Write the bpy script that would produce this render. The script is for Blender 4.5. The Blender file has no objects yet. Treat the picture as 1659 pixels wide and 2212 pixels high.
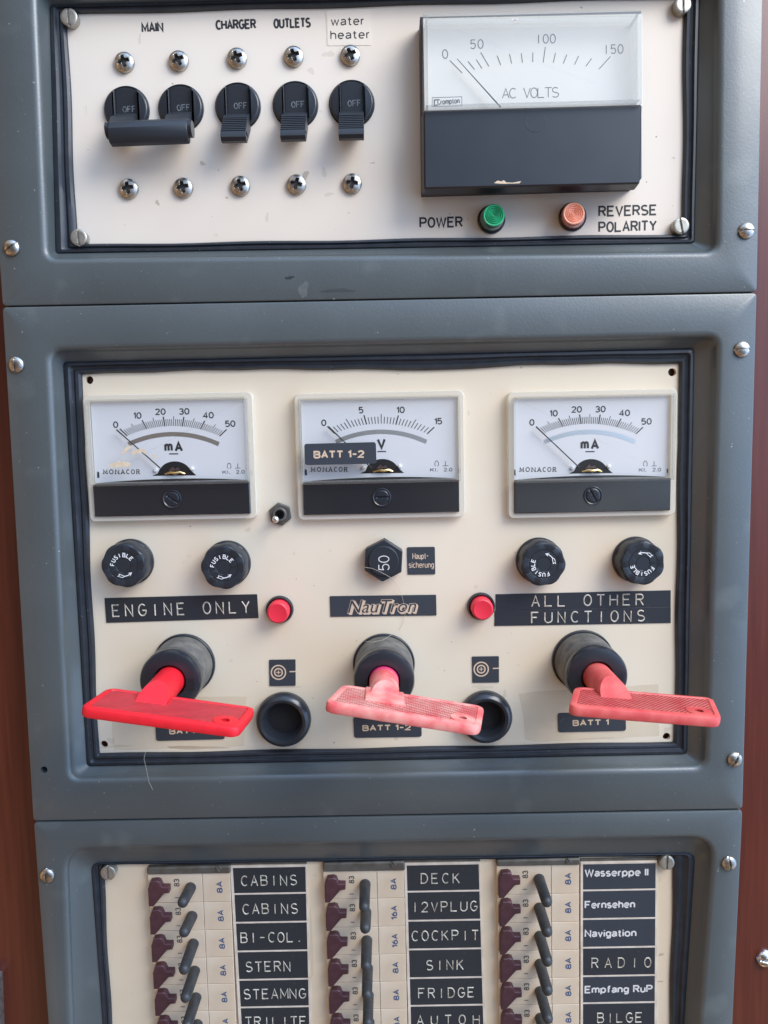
import bpy, bmesh, math, random
from mathutils import Vector, Matrix
random.seed(7)
S = 0.001                                   # everything below is authored in millimetres
sc = bpy.context.scene
COL = sc.collection
rad = math.radians

# ------------------------------------------------------------------ camera
D, FPX, CX, CY = 280.0, 1661.0, 829.5, 1106.0    # distance to the panel (mm), focal length and centre in 1659x2212 units
TILT, ROLL = rad(6.0), rad(1.08)
Fv = Vector((0, math.cos(TILT), -math.sin(TILT)))
R0, U0 = Vector((1, 0, 0)), Vector((0, math.sin(TILT), math.cos(TILT)))
Rv = R0 * math.cos(ROLL) - U0 * math.sin(ROLL)
Uv = R0 * math.sin(ROLL) + U0 * math.cos(ROLL)
cam_d = bpy.data.cameras.new('camera')
cam = bpy.data.objects.new('camera', cam_d); COL.objects.link(cam)
cam_d.sensor_fit = 'VERTICAL'; cam_d.sensor_height = 36.0; cam_d.lens = 36.0 * FPX / 2212.0
cam_d.clip_start = 0.005; cam_d.clip_end = 20
M3 = Matrix((Rv, Uv, -Fv)).transposed()
cam.matrix_world = Matrix.Translation((0, -D * S, 0)) @ M3.to_4x4()
sc.camera = cam

# ------------------------------------------------------------------ light: one window up to the right, a dim warm cabin around
world = bpy.data.worlds.new('World'); sc.world = world; world.use_nodes = True
wn = world.node_tree; wn.nodes.clear()
W = lambda t, **k: wn.nodes.new(t)
w_out, w_bg = W('ShaderNodeOutputWorld'), W('ShaderNodeBackground')
w_tc, w_sep, w_noise = W('ShaderNodeTexCoord'), W('ShaderNodeSeparateXYZ'), W('ShaderNodeTexNoise')
w_r1, w_mix = W('ShaderNodeValToRGB'), W('ShaderNodeMix')
w_mix.data_type = 'RGBA'; w_mix.blend_type = 'MULTIPLY'; w_mix.inputs[0].default_value = 1.0
wn.links.new(w_tc.outputs['Generated'], w_sep.inputs[0])
w_add = W('ShaderNodeMath'); w_add.operation = 'MULTIPLY_ADD'
w_add.inputs[1].default_value = 0.5; w_add.inputs[2].default_value = 0.5
w_dx, w_dz = W('ShaderNodeMath'), W('ShaderNodeMath')
w_dx.operation = 'MULTIPLY'; w_dx.inputs[1].default_value = 0.8
w_dz.operation = 'MULTIPLY_ADD'; w_dz.inputs[1].default_value = 0.6
wn.links.new(w_sep.outputs['X'], w_dx.inputs[0]); wn.links.new(w_sep.outputs['Z'], w_dz.inputs[0]); wn.links.new(w_dx.outputs[0], w_dz.inputs[2])
wn.links.new(w_dz.outputs[0], w_add.inputs[0])
wn.links.new(w_add.outputs[0], w_r1.inputs[0])
cr = w_r1.color_ramp
cr.elements[0].position = 0.0; cr.elements[0].color = (0.74, 0.45, 0.24, 1)
cr.elements[1].position = 1.0; cr.elements[1].color = (0.7, 0.85, 1.1, 1)
e = cr.elements.new(0.45); e.color = (0.52, 0.44, 0.36, 1)
e = cr.elements.new(0.60); e.color = (0.66, 0.74, 0.86, 1)
e = cr.elements.new(0.76); e.color = (0.70, 0.85, 1.05, 1)
e = cr.elements.new(0.90); e.color = (0.70, 0.85, 1.05, 1)
w_noise.inputs['Scale'].default_value = 2.6; w_noise.inputs['Detail'].default_value = 2
w_map = W('ShaderNodeMapping'); w_map.inputs['Location'].default_value = (8.8, 6.1, 2.9)
wn.links.new(w_tc.outputs['Generated'], w_map.inputs[0]); wn.links.new(w_map.outputs[0], w_noise.inputs['Vector'])
w_r2 = W('ShaderNodeValToRGB')
w_r2.color_ramp.elements[0].position = 0.36; w_r2.color_ramp.elements[0].color = (0.30, 0.27, 0.30, 1)
w_r2.color_ramp.elements[1].position = 0.70; w_r2.color_ramp.elements[1].color = (4.2, 4.1, 3.9, 1)
e = w_r2.color_ramp.elements.new(0.55); e.color = (1.0, 1.0, 0.98, 1)
wn.links.new(w_noise.outputs[0], w_r2.inputs[0])
wn.links.new(w_r1.outputs[0], w_mix.inputs[6]); wn.links.new(w_r2.outputs[0], w_mix.inputs[7])
w_r3, w_sum = W('ShaderNodeValToRGB'), W('ShaderNodeMix')     # window side of the cabin, blue glow added to imitate lens veil
w_r3.color_ramp.elements[0].position = 0.60; w_r3.color_ramp.elements[0].color = (0, 0, 0, 1)
w_r3.color_ramp.elements[1].position = 0.78; w_r3.color_ramp.elements[1].color = (1.5, 2.4, 4.0, 1)
w_sum.data_type = 'RGBA'; w_sum.blend_type = 'ADD'; w_sum.inputs[0].default_value = 1.0; w_sum.clamp_result = False
wn.links.new(w_add.outputs[0], w_r3.inputs[0]); wn.links.new(w_mix.outputs[2], w_sum.inputs[6]); wn.links.new(w_r3.outputs[0], w_sum.inputs[7])
wn.links.new(w_sum.outputs[2], w_bg.inputs[0]); w_bg.inputs[1].default_value = 0.62
wn.links.new(w_bg.outputs[0], w_out.inputs[0])


def area(name, loc, target, sx, sy, power, color):
    l = bpy.data.lights.new(name, 'AREA'); l.shape = 'RECTANGLE'; l.size = sx; l.size_y = sy
    l.energy = power; l.color = color
    o = bpy.data.objects.new(name, l); COL.objects.link(o); o.location = loc
    o.rotation_euler = (Vector(target) - Vector(loc)).to_track_quat('-Z', 'Y').to_euler()
    return o


area('window_light', (0.66, -0.50, 0.64), (0.02, 0, -0.04), 0.62, 0.55, 13.0, (1.0, 0.945, 0.865))
vs = sc.view_settings
vs.view_transform = 'Standard'; vs.look = 'None'; vs.exposure = 0.0; vs.gamma = 1.0; vs.use_curve_mapping = False
sc.cycles.max_bounces = 8; sc.cycles.transparent_max_bounces = 16
sc.cycles.caustics_reflective = False; sc.cycles.caustics_refractive = False


# ------------------------------------------------------------------ coordinates: (x, z) on the panel in mm, h = height off the plates
def q(x, y, h=0.0):
    d = Fv + Rv * ((x - CX) / FPX) - Uv * ((y - CY) / FPX)
    s = (D - h) / d.y
    return (s * d.x, s * d.z)


def q3(x, y, h=0.0):
    a = q(x, y, h); return (a[0], a[1], h)


def qs(pts, h=0.0): return [q(x, y, h) for x, y in pts]


def lerp(a, b, t): return tuple(a[i] + (b[i] - a[i]) * t for i in range(len(a)))


def circ(cx, cz, r, n=32, a0=0.0): return [(cx + r * math.cos(a0 + 2 * math.pi * i / n), cz + r * math.sin(a0 + 2 * math.pi * i / n)) for i in range(n)]


def rquad(quad, r, n=5, m=1):
    """rounded quad (TL, BL, BR, TR order, counter-clockwise from the front); m pieces per straight edge"""
    P = [Vector(p) for p in quad]; out = []
    k = len(P)
    arcs = []
    for i in range(k):
        p, a, b = P[i], P[i - 1], P[(i + 1) % k]
        da, db = (a - p).normalized(), (b - p).normalized()
        s, e = p + da * r, p + db * r
        arcs.append([(s * (1 - t) + p * t) * (1 - t) + (p * (1 - t) + e * t) * t for t in [0.0] + [j / n for j in range(1, n)] + [1.0]])
    for i in range(k):
        out += arcs[i]
        s, e = arcs[i][-1], arcs[(i + 1) % k][0]
        out += [s.lerp(e, j / m) for j in range(1, m)]
    return [tuple(v) for v in out]


def box2(x0, z0, x1, z1): return [(x0, z1), (x0, z0), (x1, z0), (x1, z1)]


def offset(poly, d):
    out = []; n = len(poly)
    for i in range(n):
        a, p, b = Vector(poly[i - 1]), Vector(poly[i]), Vector(poly[(i + 1) % n])
        t1, t2 = (p - a), (b - p)
        if t1.length < 1e-6: t1 = t2
        if t2.length < 1e-6: t2 = t1
        t1.normalize(); t2.normalize()
        n1, n2 = Vector((t1.y, -t1.x)), Vector((t2.y, -t2.x))
        m = n1 + n2
        if m.length < 1e-4: m = n1
        m.normalize(); c = max(0.4, m.dot(n1))
        out.append(tuple(p + m * (d / c)))
    return out


# ------------------------------------------------------------------ mesh builder
ORIGIN = {}


class MB:
    def __init__(s): s.v = []; s.f = []
    def add(s, vs, fs):
        b = len(s.v); s.v += [tuple(map(float, p)) for p in vs]; s.f += [tuple(b + i for i in f) for f in fs]; return s
    def loft(s, rings, cap0=False, cap1=False, closed=True):
        n = len(rings[0]); vs = [p for r in rings for p in r]; fs = []
        for k in range(len(rings) - 1):
            for i in range(n if closed else n - 1):
                j = (i + 1) % n
                fs.append((k * n + i, k * n + j, (k + 1) * n + j, (k + 1) * n + i))
        if cap0: fs.append(tuple(reversed(range(n))))
        if cap1: fs.append(tuple((len(rings) - 1) * n + i for i in range(n)))
        return s.add(vs, fs)
    def prism(s, poly, h0, h1, ch=0.0, bottom=True):
        if ch <= 0: return s.loft([[(x, z, h0) for x, z in poly], [(x, z, h1) for x, z in poly]], bottom, True)
        c = min(ch, h1 - h0)
        return s.loft([[(x, z, h0) for x, z in poly], [(x, z, h1 - c) for x, z in poly], [(x, z, h1) for x, z in offset(poly, -ch)]], bottom, True)
    def sheet(s, poly, h): return s.add([(x, z, h) for x, z in poly], [tuple(range(len(poly)))])
    def lathe(s, cx, cz, prof, n=48, cap=True, cap0=False, rf=None):
        rings = []
        for r, h in prof:
            rings.append([(cx + r * (rf(2 * math.pi * i / n, h) if rf else 1) * math.cos(2 * math.pi * i / n), cz + r * (rf(2 * math.pi * i / n, h) if rf else 1) * math.sin(2 * math.pi * i / n), h) for i in range(n)])
        return s.loft(rings, cap0, cap)
    def head(s, cx, cz, R, hf, rot=0.0, nr=18, nt=64, h0=0.0):
        """a screw head as a height field over a disc"""
        vs = [(cx, cz, hf(0, 0))]; fs = []
        for k in range(1, nr + 1):
            r = R * (k / nr)
            for i in range(nt):
                a = 2 * math.pi * i / nt; x, y = r * math.cos(a), r * math.sin(a)
                xr, yr = x * math.cos(rot) + y * math.sin(rot), -x * math.sin(rot) + y * math.cos(rot)
                vs.append((cx + x, cz + y, hf(xr, yr)))
        for i in range(nt): fs.append((0, 1 + i, 1 + (i + 1) % nt))
        for k in range(nr - 1):
            for i in range(nt):
                j = (i + 1) % nt; a = 1 + k * nt; b = a + nt
                fs.append((a + i, b + i, b + j, a + j))
        base = 1 + (nr - 1) * nt
        for i in range(nt): vs.append((vs[base + i][0], vs[base + i][1], h0))
        L = len(vs) - nt
        for i in range(nt): fs.append((base + i, L + i, L + (i + 1) % nt, base + (i + 1) % nt))
        return s.add(vs, fs)
    def tube(s, pts, radii, n=16, cap=True, round_end=False):
        """pts (x, z, h)"""
        P = [Vector(p) for p in pts]
        rad_ = list(radii) if hasattr(radii, '__len__') else [radii] * len(P)
        if round_end:
            d = (P[-1] - P[-2]).normalized(); r = rad_[-1]
            base = P[-1] - d * r
            P = P[:-1] + [base]
            for k in range(1, 6):
                a = k / 5 * math.pi / 2 * 0.96
                P.append(base + d * r * math.sin(a)); rad_.append(r * math.cos(a))
        rings = []; up = None
        for i, p in enumerate(P):
            d = (P[min(i + 1, len(P) - 1)] - P[max(i - 1, 0)]).normalized()
            if up is None: up = d.orthogonal().normalized()
            up = (up - d * up.dot(d)).normalized(); w = d.cross(up)
            rings.append([tuple(p + (up * math.cos(2 * math.pi * k / n) + w * math.sin(2 * math.pi * k / n)) * rad_[i]) for k in range(n)])
        return s.loft(rings, cap, cap)
    def ribbon(s, pts, w, h0, h1, top=0.45, closed=False):
        P = [Vector(p) for p in pts]; n = len(P); L = []
        for i in range(n):
            a = P[i - 1] if (i > 0 or closed) else None
            b = P[(i + 1) % n] if (i < n - 1 or closed) else None
            t1 = (P[i] - a).normalized() if a is not None else None
            t2 = (b - P[i]).normalized() if b is not None else None
            t1 = t1 or t2; t2 = t2 or t1
            n1, n2 = Vector((-t1.y, t1.x)), Vector((-t2.y, t2.x))
            m = n1 + n2; m = m.normalized() if m.length > 0.05 else n1
            L.append(m / max(0.5, m.dot(n1)))
        rings = []
        for p, m in zip(P, L):
            if h1 > h0: rings.append([(*(p + m * w / 2), h0), (*(p + m * w / 2 * top), h1), (*(p - m * w / 2 * top), h1), (*(p - m * w / 2), h0)])
            else: rings.append([(*(p + m * w / 2), h0), (*(p - m * w / 2), h0)])
        if closed: rings.append(rings[0])
        return s.loft(rings, closed=False)
    def text(s, geo, pL, pR, cap, h, sh=0.0):
        vs, fs, x0, x1, c = geo
        pL, pR = Vector(pL), Vector(pR); d = (pR - pL); L = d.length; d.normalize(); nrm = Vector((-d.y, d.x))
        kx = L / (x1 - x0)
        return s.add([(*(pL + d * ((x - x0) * kx + sh * y / c * cap) + nrm * (y / c * cap)), h) for x, y in vs], fs)
    def glyph(s, geo, c, ang, cap, h, wk=1.0):
        vs, fs, x0, x1, cc = geo; k = cap / cc
        ca, sa = math.cos(ang), math.sin(ang)
        out = []
        for x, y in vs:
            X, Y = (x - (x0 + x1) / 2) * k * wk, y * k - cap / 2
            out.append((c[0] + X * ca - Y * sa, c[1] + X * sa + Y * ca, h))
        return s.add(out, fs)
    def dymo(s, txt, pL, pR, cap, w, h0, h1, wch=0.6, jit=0.0):
        pL, pR = Vector(pL), Vector(pR); d = (pR - pL); Lt = d.length; d.normalize(); nrm = Vector((-d.y, d.x))
        n = len(txt); pitch = (Lt - wch * cap) / max(1, n - 1)
        k = 0
        for i, ch in enumerate(txt):
            if ch not in STROKES: continue
            o = pL + d * (pitch * i) + nrm * random.uniform(-jit, jit)
            for st in STROKES[ch]:
                closed = st[0] == 'c'; pts = st[1:] if closed else st
                k += 1
                s.ribbon([o + d * (x / 0.62 * wch * cap) + nrm * (y * cap) for x, y in pts], w, h0, h1 + (k % 3) * 0.004 if h1 > h0 else h0 + (k % 3) * 0.004, closed=closed)
                if h1 <= h0: continue
        return s
    def line(s, txt, pL, pR, cap, w, h):
        """printed or engraved uniform-stroke lettering fitted between two points"""
        pcs, tot = plain(txt); pL, pR = Vector(pL), Vector(pR); d = pR - pL; L = d.length - w; d.normalize(); nrm = Vector((-d.y, d.x)); kx = L / max(tot, .01); pL = pL + d * w / 2; k = 0
        for x0, st in pcs:
            for t in st:
                closed = t[0] == 'c'; pts = t[1:] if closed else t; k += 1
                s.ribbon([pL + d * ((x0 + x) * kx) + nrm * (w / 2 + y * (cap - w)) for x, y in pts], w, h + (k % 4) * .003, h, closed=closed)
        return s
    def sign(s, txt, c, ang, cap, w, h, wk=.9):
        pcs, tot = plain(txt); d = Vector((math.cos(ang), math.sin(ang))); nrm = Vector((-d.y, d.x)); L = (tot * cap * wk + w) / 2
        o = Vector(c) - nrm * cap / 2
        return s.line(txt, o - d * L, o + d * L, cap, w, h)
    def build(s, name, mat, parent=None, origin=None, smooth=35, recalc=True):
        o3 = ORIGIN[parent.name] if parent is not None else (origin or (0, 0, 0))
        me = bpy.data.meshes.new(name)
        me.from_pydata([((x - o3[0]) * S, -(h - o3[2]) * S, (z - o3[1]) * S) for x, z, h in s.v], [], s.f)
        if recalc:
            bm = bmesh.new(); bm.from_mesh(me)
            bmesh.ops.remove_doubles(bm, verts=bm.verts, dist=1e-7)
            bmesh.ops.recalc_face_normals(bm, faces=bm.faces); bm.to_mesh(me); bm.free()
        if smooth:
            me.polygons.foreach_set('use_smooth', [True] * len(me.polygons))
            me.set_sharp_from_angle(angle=rad(smooth))
        me.materials.append(mat); me.update()
        o = bpy.data.objects.new(name, me); COL.objects.link(o)
        if parent is not None: o.parent = parent
        else: o.location = (o3[0] * S, -o3[2] * S, o3[1] * S)
        ORIGIN[o.name] = o3
        return o


def tag(o, label=None, cat=None, group=None, kind=None):
    if label: o['label'] = label
    if cat: o['category'] = cat
    if group: o['group'] = group
    if kind: o['kind'] = kind
    return o


def thing(name, label, cat, at, group=None):
    o = bpy.data.objects.new(name, None); COL.objects.link(o); o.empty_display_size = 0.004
    at = tuple(at) + (0.0,) * (3 - len(at))
    o.location = (at[0] * S, -at[2] * S, at[1] * S); ORIGIN[o.name] = at
    return tag(o, label, cat, group)


def dup(src, at, label, rot=None, group=None):
    """copy a thing with copies of its parts and sub-parts"""
    r = src.copy(); COL.objects.link(r); r.location = (at[0] * S, -at[2] * S, at[1] * S); ORIGIN[r.name] = at
    r['label'] = label
    if group: r['group'] = group
    if rot is not None: r.rotation_euler = (0, -rot, 0)
    def kids(a, b):
        for ch in a.children:
            c = ch.copy(); COL.objects.link(c); c.parent = b; kids(ch, c)
    kids(src, r)
    return r


def cut(o, mb):
    """subtract a closed shape (absolute mm) from an object's mesh"""
    o3 = ORIGIN[o.name]
    me = bpy.data.meshes.new('cutter')
    me.from_pydata([((x - o3[0]) * S, -(h - o3[2]) * S, (z - o3[1]) * S) for x, z, h in mb.v], [], mb.f)
    bm = bmesh.new(); bm.from_mesh(me); bmesh.ops.recalc_face_normals(bm, faces=bm.faces); bm.to_mesh(me); bm.free()
    c = bpy.data.objects.new('cutter', me); COL.objects.link(c); c.matrix_world = Matrix.Translation((o3[0] * S, -o3[2] * S, o3[1] * S))
    md = o.modifiers.new('b', 'BOOLEAN'); md.operation = 'DIFFERENCE'; md.solver = 'EXACT'; md.object = c
    bpy.context.view_layer.update()
    dg = bpy.context.evaluated_depsgraph_get()
    new = bpy.data.meshes.new_from_object(o.evaluated_get(dg)); o.modifiers.clear()
    old = o.data; o.data = new; new.name = old.name
    bpy.data.objects.remove(c)


# ------------------------------------------------------------------ lettering
_geo = {}


def font(txt, bold=0.0, space=1.0):
    key = (txt, bold, space)
    if key in _geo: return _geo[key]
    def raw(t):
        cu = bpy.data.curves.new('t', 'FONT'); cu.body = t; cu.size = 1; cu.fill_mode = 'FRONT'; cu.offset = bold; cu.resolution_u = 5; cu.space_character = space
        o = bpy.data.objects.new('t', cu); COL.objects.link(o); bpy.context.view_layer.update()
        dg = bpy.context.evaluated_depsgraph_get(); me = bpy.data.meshes.new_from_object(o.evaluated_get(dg))
        vs = [(v.co.x, v.co.y) for v in me.vertices]; fs = [tuple(p.vertices) for p in me.polygons]
        bpy.data.objects.remove(o); bpy.data.curves.remove(cu); bpy.data.meshes.remove(me)
        return vs, fs
    vs, fs = raw(txt)
    if ('H', bold) not in _geo: _geo[('H', bold)] = max(y for x, y in raw('H')[0])
    g = (vs, fs, min(x for x, y in vs), max(x for x, y in vs), _geo[('H', bold)])
    _geo[key] = g
    return g


def plain(txt, pL=None, pR=None):
    """pieces of uniform-stroke lettering: [(x offset, strokes)], total width in cap heights"""
    out, x = [], 0.0
    for ch in txt:
        if ch == ' ': x += .42; continue
        st = STROKES.get('one' if ch == '1' else ch)
        xs = [p[0] for t in st for p in t if p != 'c']
        out.append((x - min(xs), st)); x += max(xs) - min(xs) + .24
    return out, x - .24


def arc(cx, cy, rx, ry, a0, a1, n=10): return [(cx + rx * math.cos(rad(a0 + (a1 - a0) * i / n)), cy + ry * math.sin(rad(a0 + (a1 - a0) * i / n))) for i in range(n + 1)]


ELL = ['c'] + arc(.31, .5, .31, .5, 90, 438, 20)
STROKES = {
    'A': [[(0, 0), (.31, 1), (.62, 0)], [(.12, .34), (.5, .34)]],
    'B': [[(0, 0), (0, 1), (.38, 1)] + arc(.38, .77, .19, .23, 80, -90) + [(.02, .54)], [(.38, .53)] + arc(.38, .27, .23, .26, 80, -90) + [(.02, 0)]],
    'C': [arc(.34, .5, .33, .5, 48, 312, 16)],
    'D': [['c', (0, 0), (0, 1), (.26, 1)] + arc(.26, .5, .36, .5, 80, -80, 12) + [(.26, 0)]],
    'E': [[(.58, 1), (0, 1), (0, 0), (.58, 0)], [(.02, .52), (.48, .52)]],
    'F': [[(.58, 1), (0, 1), (0, 0)], [(.02, .52), (.46, .52)]],
    'G': [arc(.34, .5, .33, .5, 48, 340, 16) + [(.64, .46), (.36, .46)]],
    'H': [[(0, 0), (0, 1)], [(.62, 0), (.62, 1)], [(.02, .52), (.6, .52)]],
    'I': [[(.31, 0), (.31, 1)]],
    'K': [[(0, 0), (0, 1)], [(.58, 1), (.03, .42)], [(.2, .58), (.6, 0)]],
    'L': [[(0, 1), (0, 0), (.58, 0)]],
    'M': [[(0, 0), (0, 1), (.36, .2), (.72, 1), (.72, 0)]],
    'N': [[(0, 0), (0, 1), (.6, 0), (.6, 1)]],
    'O': [ELL], '0': [ELL],
    'P': [[(0, 0), (0, 1), (.36, 1)] + arc(.36, .74, .23, .26, 80, -90) + [(.02, .48)]],
    'R': [[(0, 0), (0, 1), (.36, 1)] + arc(.36, .76, .22, .24, 80, -90) + [(.02, .52)], [(.3, .52), (.6, 0)]],
    'S': [arc(.31, .75, .27, .25, 35, 262, 12) + arc(.31, .25, .3, .25, 82, -145, 12)],
    'T': [[(0, 1), (.62, 1)], [(.31, .98), (.31, 0)]],
    'U': [[(0, 1), (0, .3)] + arc(.31, .3, .31, .3, 185, 355, 10) + [(.62, 1)]],
    'V': [[(0, 1), (.31, 0), (.62, 1)]],
    'Y': [[(0, 1), (.31, .5), (.31, 0)], [(.33, .52), (.62, 1)]],
    '1': [[(.31, 0), (.31, 1)]],
    '2': [arc(.3, .72, .28, .28, 165, -35, 12) + [(.02, 0), (.6, 0)]],
    '5': [[(.55, 1), (.09, 1), (.05, .55)] + arc(.29, .32, .3, .32, 118, -145, 12)],
    '-': [[(.1, .5), (.52, .5)]],
    '.': [[(.24, .05), (.38, .05)]],
    'one': [[(.04, .77), (.27, .98), (.27, 0)]],
    '3': [arc(.3, .75, .27, .24, 155, -80, 10) + arc(.3, .26, .3, .26, 80, -155, 12)], '4': [[(.46, 0), (.46, 1), (0, .3), (.64, .3)]],
    '6': [['c'] + arc(.31, .31, .29, .31, 0, 345, 16), arc(.62, .32, .6, .68, 172, 112, 7)], '8': [['c'] + arc(.31, .75, .25, .245, 0, 342, 14), ['c'] + arc(.31, .255, .3, .255, 0, 345, 16)],
    'W': [[(0, 1), (.22, 0), (.45, .95), (.68, 0), (.9, 1)]],
    'a': [arc(.24, .5, .21, .2, 160, 5, 8) + [(.45, 0)], [(.44, .4), (.2, .37)] + arc(.2, .19, .19, .18, 92, 270, 8) + [(.44, .16)]],
    'c': [arc(.26, .35, .26, .35, 48, 312, 14)], 'e': [[(.03, .36), (.5, .36)] + arc(.26, .35, .25, .35, 8, 312, 14)],
    'f': [[(.34, .97), (.22, .97), (.13, .86), (.13, 0)], [(0, .68), (.3, .68)]], 'g': [['c'] + arc(.24, .36, .24, .34, 0, 340, 16), [(.48, .7), (.48, -.08)] + arc(.25, -.06, .23, .2, -10, -150, 8)],
    'h': [[(0, 1), (0, 0)], [(.02, .44)] + arc(.23, .46, .23, .24, 150, 8, 8) + [(.46, 0)]], 'i': [[(0, 0), (0, .7)], [(0, .88), (0, 1)]],
    'm': [[(0, 0), (0, .7)], [(.02, .46)] + arc(.2, .5, .19, .2, 150, 5, 7) + [(.39, 0)], [(.41, .46)] + arc(.59, .5, .19, .2, 150, 5, 7) + [(.78, 0)]],
    'n': [[(0, 0), (0, .7)], [(.02, .44)] + arc(.23, .46, .23, .24, 150, 8, 8) + [(.46, 0)]], 'o': [['c'] + arc(.27, .35, .27, .35, 0, 342, 16)],
    'p': [[(0, .7), (0, -.27)], ['c'] + arc(.26, .35, .25, .35, 0, 342, 16)], 'r': [[(0, 0), (0, .7)], [(.02, .42)] + arc(.2, .46, .2, .22, 160, 80, 5)],
    's': [arc(.22, .52, .19, .18, 35, 262, 9) + arc(.22, .18, .22, .18, 82, -145, 10)], 't': [[(.14, .92), (.14, .13), (.2, .02), (.32, .02)], [(0, .68), (.3, .68)]],
    'u': [[(0, .7), (0, .25)] + arc(.22, .25, .22, .25, 190, 330, 8), [(.46, .7), (.46, 0)]], 'v': [[(0, .7), (.23, 0), (.46, .7)]], 'w': [[(0, .7), (.17, 0), (.35, .66), (.53, 0), (.7, .7)]],
}


# ------------------------------------------------------------------ materials
def mat(name, col, rough=0.5, metal=0.0, var=0.0, vscale=120, bump=0.0, bscale=900, coat=0.0, coat_rough=0.1, spec=0.5, alpha=1.0, var_col=None, specks=None, rvar=0.0, sss=0.0, trans=0.0):
    m = bpy.data.materials.new(name); m.use_nodes = True; t = m.node_tree
    b = t.nodes['Principled BSDF']
    b.inputs['Base Color'].default_value = (*col, 1); b.inputs['Roughness'].default_value = rough; b.inputs['Metallic'].default_value = metal
    b.inputs['Coat Weight'].default_value = coat; b.inputs['Coat Roughness'].default_value = coat_rough
    b.inputs['Specular IOR Level'].default_value = spec; b.inputs['Alpha'].default_value = alpha
    b.inputs['Transmission Weight'].default_value = trans
    if sss: b.inputs['Subsurface Weight'].default_value = sss; b.inputs['Subsurface Radius'].default_value = (1, .4, .3); b.inputs['Subsurface Scale'].default_value = 0.002
    tc = t.nodes.new('ShaderNodeTexCoord')
    def noise(sc_, det=3, off=0.0):
        n = t.nodes.new('ShaderNodeTexNoise'); n.inputs['Scale'].default_value = sc_; n.inputs['Detail'].default_value = det
        if off:
            mp = t.nodes.new('ShaderNodeMapping'); mp.inputs['Location'].default_value = (off, off * .7, off * 1.3); t.links.new(tc.outputs['Object'], mp.inputs[0]); t.links.new(mp.outputs[0], n.inputs['Vector'])
        else: t.links.new(tc.outputs['Object'], n.inputs['Vector'])
        return n
    last = None
    if var or var_col:
        n = noise(vscale, 4); rp = t.nodes.new('ShaderNodeValToRGB'); rp.color_ramp.elements[0].position = 0.36; rp.color_ramp.elements[1].position = 0.66
        c2 = var_col or tuple(c * (1 - var) for c in col)
        rp.color_ramp.elements[0].color = (*col, 1); rp.color_ramp.elements[1].color = (*c2, 1)
        t.links.new(n.outputs[0], rp.inputs[0]); last = rp.outputs[0]
        t.links.new(last, b.inputs['Base Color'])
    for sp in (specks or []):       # (scale, threshold, softness, colour, offset)
        n = noise(sp[0], 2, sp[4]); rp = t.nodes.new('ShaderNodeValToRGB')
        rp.color_ramp.elements[0].position = sp[1]; rp.color_ramp.elements[0].color = (0, 0, 0, 1)
        rp.color_ramp.elements[1].position = sp[1] + sp[2]; rp.color_ramp.elements[1].color = (1, 1, 1, 1)
        t.links.new(n.outputs[0], rp.inputs[0])
        mx = t.nodes.new('ShaderNodeMix'); mx.data_type = 'RGBA'; mx.inputs[6].default_value = (*col, 1)
        if last is not None: t.links.new(last, mx.inputs[6])
        mx.inputs[7].default_value = (*sp[3], 1); t.links.new(rp.outputs[0], mx.inputs[0]); last = mx.outputs[2]
        t.links.new(last, b.inputs['Base Color'])
    if rvar:
        n = noise(60, 4, 3.1); mr = t.nodes.new('ShaderNodeMapRange'); mr.inputs[3].default_value = rough - rvar; mr.inputs[4].default_value = rough + rvar
        t.links.new(n.outputs[0], mr.inputs[0]); t.links.new(mr.outputs[0], b.inputs['Roughness'])
    if bump:
        n = noise(bscale, 3); bp = t.nodes.new('ShaderNodeBump'); bp.inputs['Strength'].default_value = bump; bp.inputs['Distance'].default_value = 0.0003
        t.links.new(n.outputs[0], bp.inputs['Height']); t.links.new(bp.outputs[0], b.inputs['Normal'])
    return m


def clear(name, tint, base=0.03, ior=1.45, milk=0.0):
    m = bpy.data.materials.new(name); m.use_nodes = True; t = m.node_tree; t.nodes.clear()
    out, tr, gl, mx, fr = (t.nodes.new(k) for k in ('ShaderNodeOutputMaterial', 'ShaderNodeBsdfTransparent', 'ShaderNodeBsdfGlossy', 'ShaderNodeMixShader', 'ShaderNodeLayerWeight'))
    tr.inputs[0].default_value = (*tint, 1); gl.inputs['Roughness'].default_value = base; fr.inputs[0].default_value = .5
    pw, ma = t.nodes.new('ShaderNodeMath'), t.nodes.new('ShaderNodeMath'); pw.operation = 'POWER'; pw.inputs[1].default_value = 5.0
    ma.operation = 'MULTIPLY_ADD'; ma.inputs[1].default_value = .9; ma.inputs[2].default_value = .05
    t.links.new(fr.outputs['Facing'], pw.inputs[0]); t.links.new(pw.outputs[0], ma.inputs[0]); t.links.new(ma.outputs[0], mx.inputs[0]); t.links.new(tr.outputs[0], mx.inputs[1]); t.links.new(gl.outputs[0], mx.inputs[2])
    s = mx.outputs[0]
    if milk:
        df, m2 = t.nodes.new('ShaderNodeBsdfDiffuse'), t.nodes.new('ShaderNodeMixShader')
        df.inputs[0].default_value = (.90, .86, .76, 1); m2.inputs[0].default_value = milk
        t.links.new(s, m2.inputs[1]); t.links.new(df.outputs[0], m2.inputs[2]); s = m2.outputs[0]
    t.links.new(s, out.inputs[0])
    return m


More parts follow.
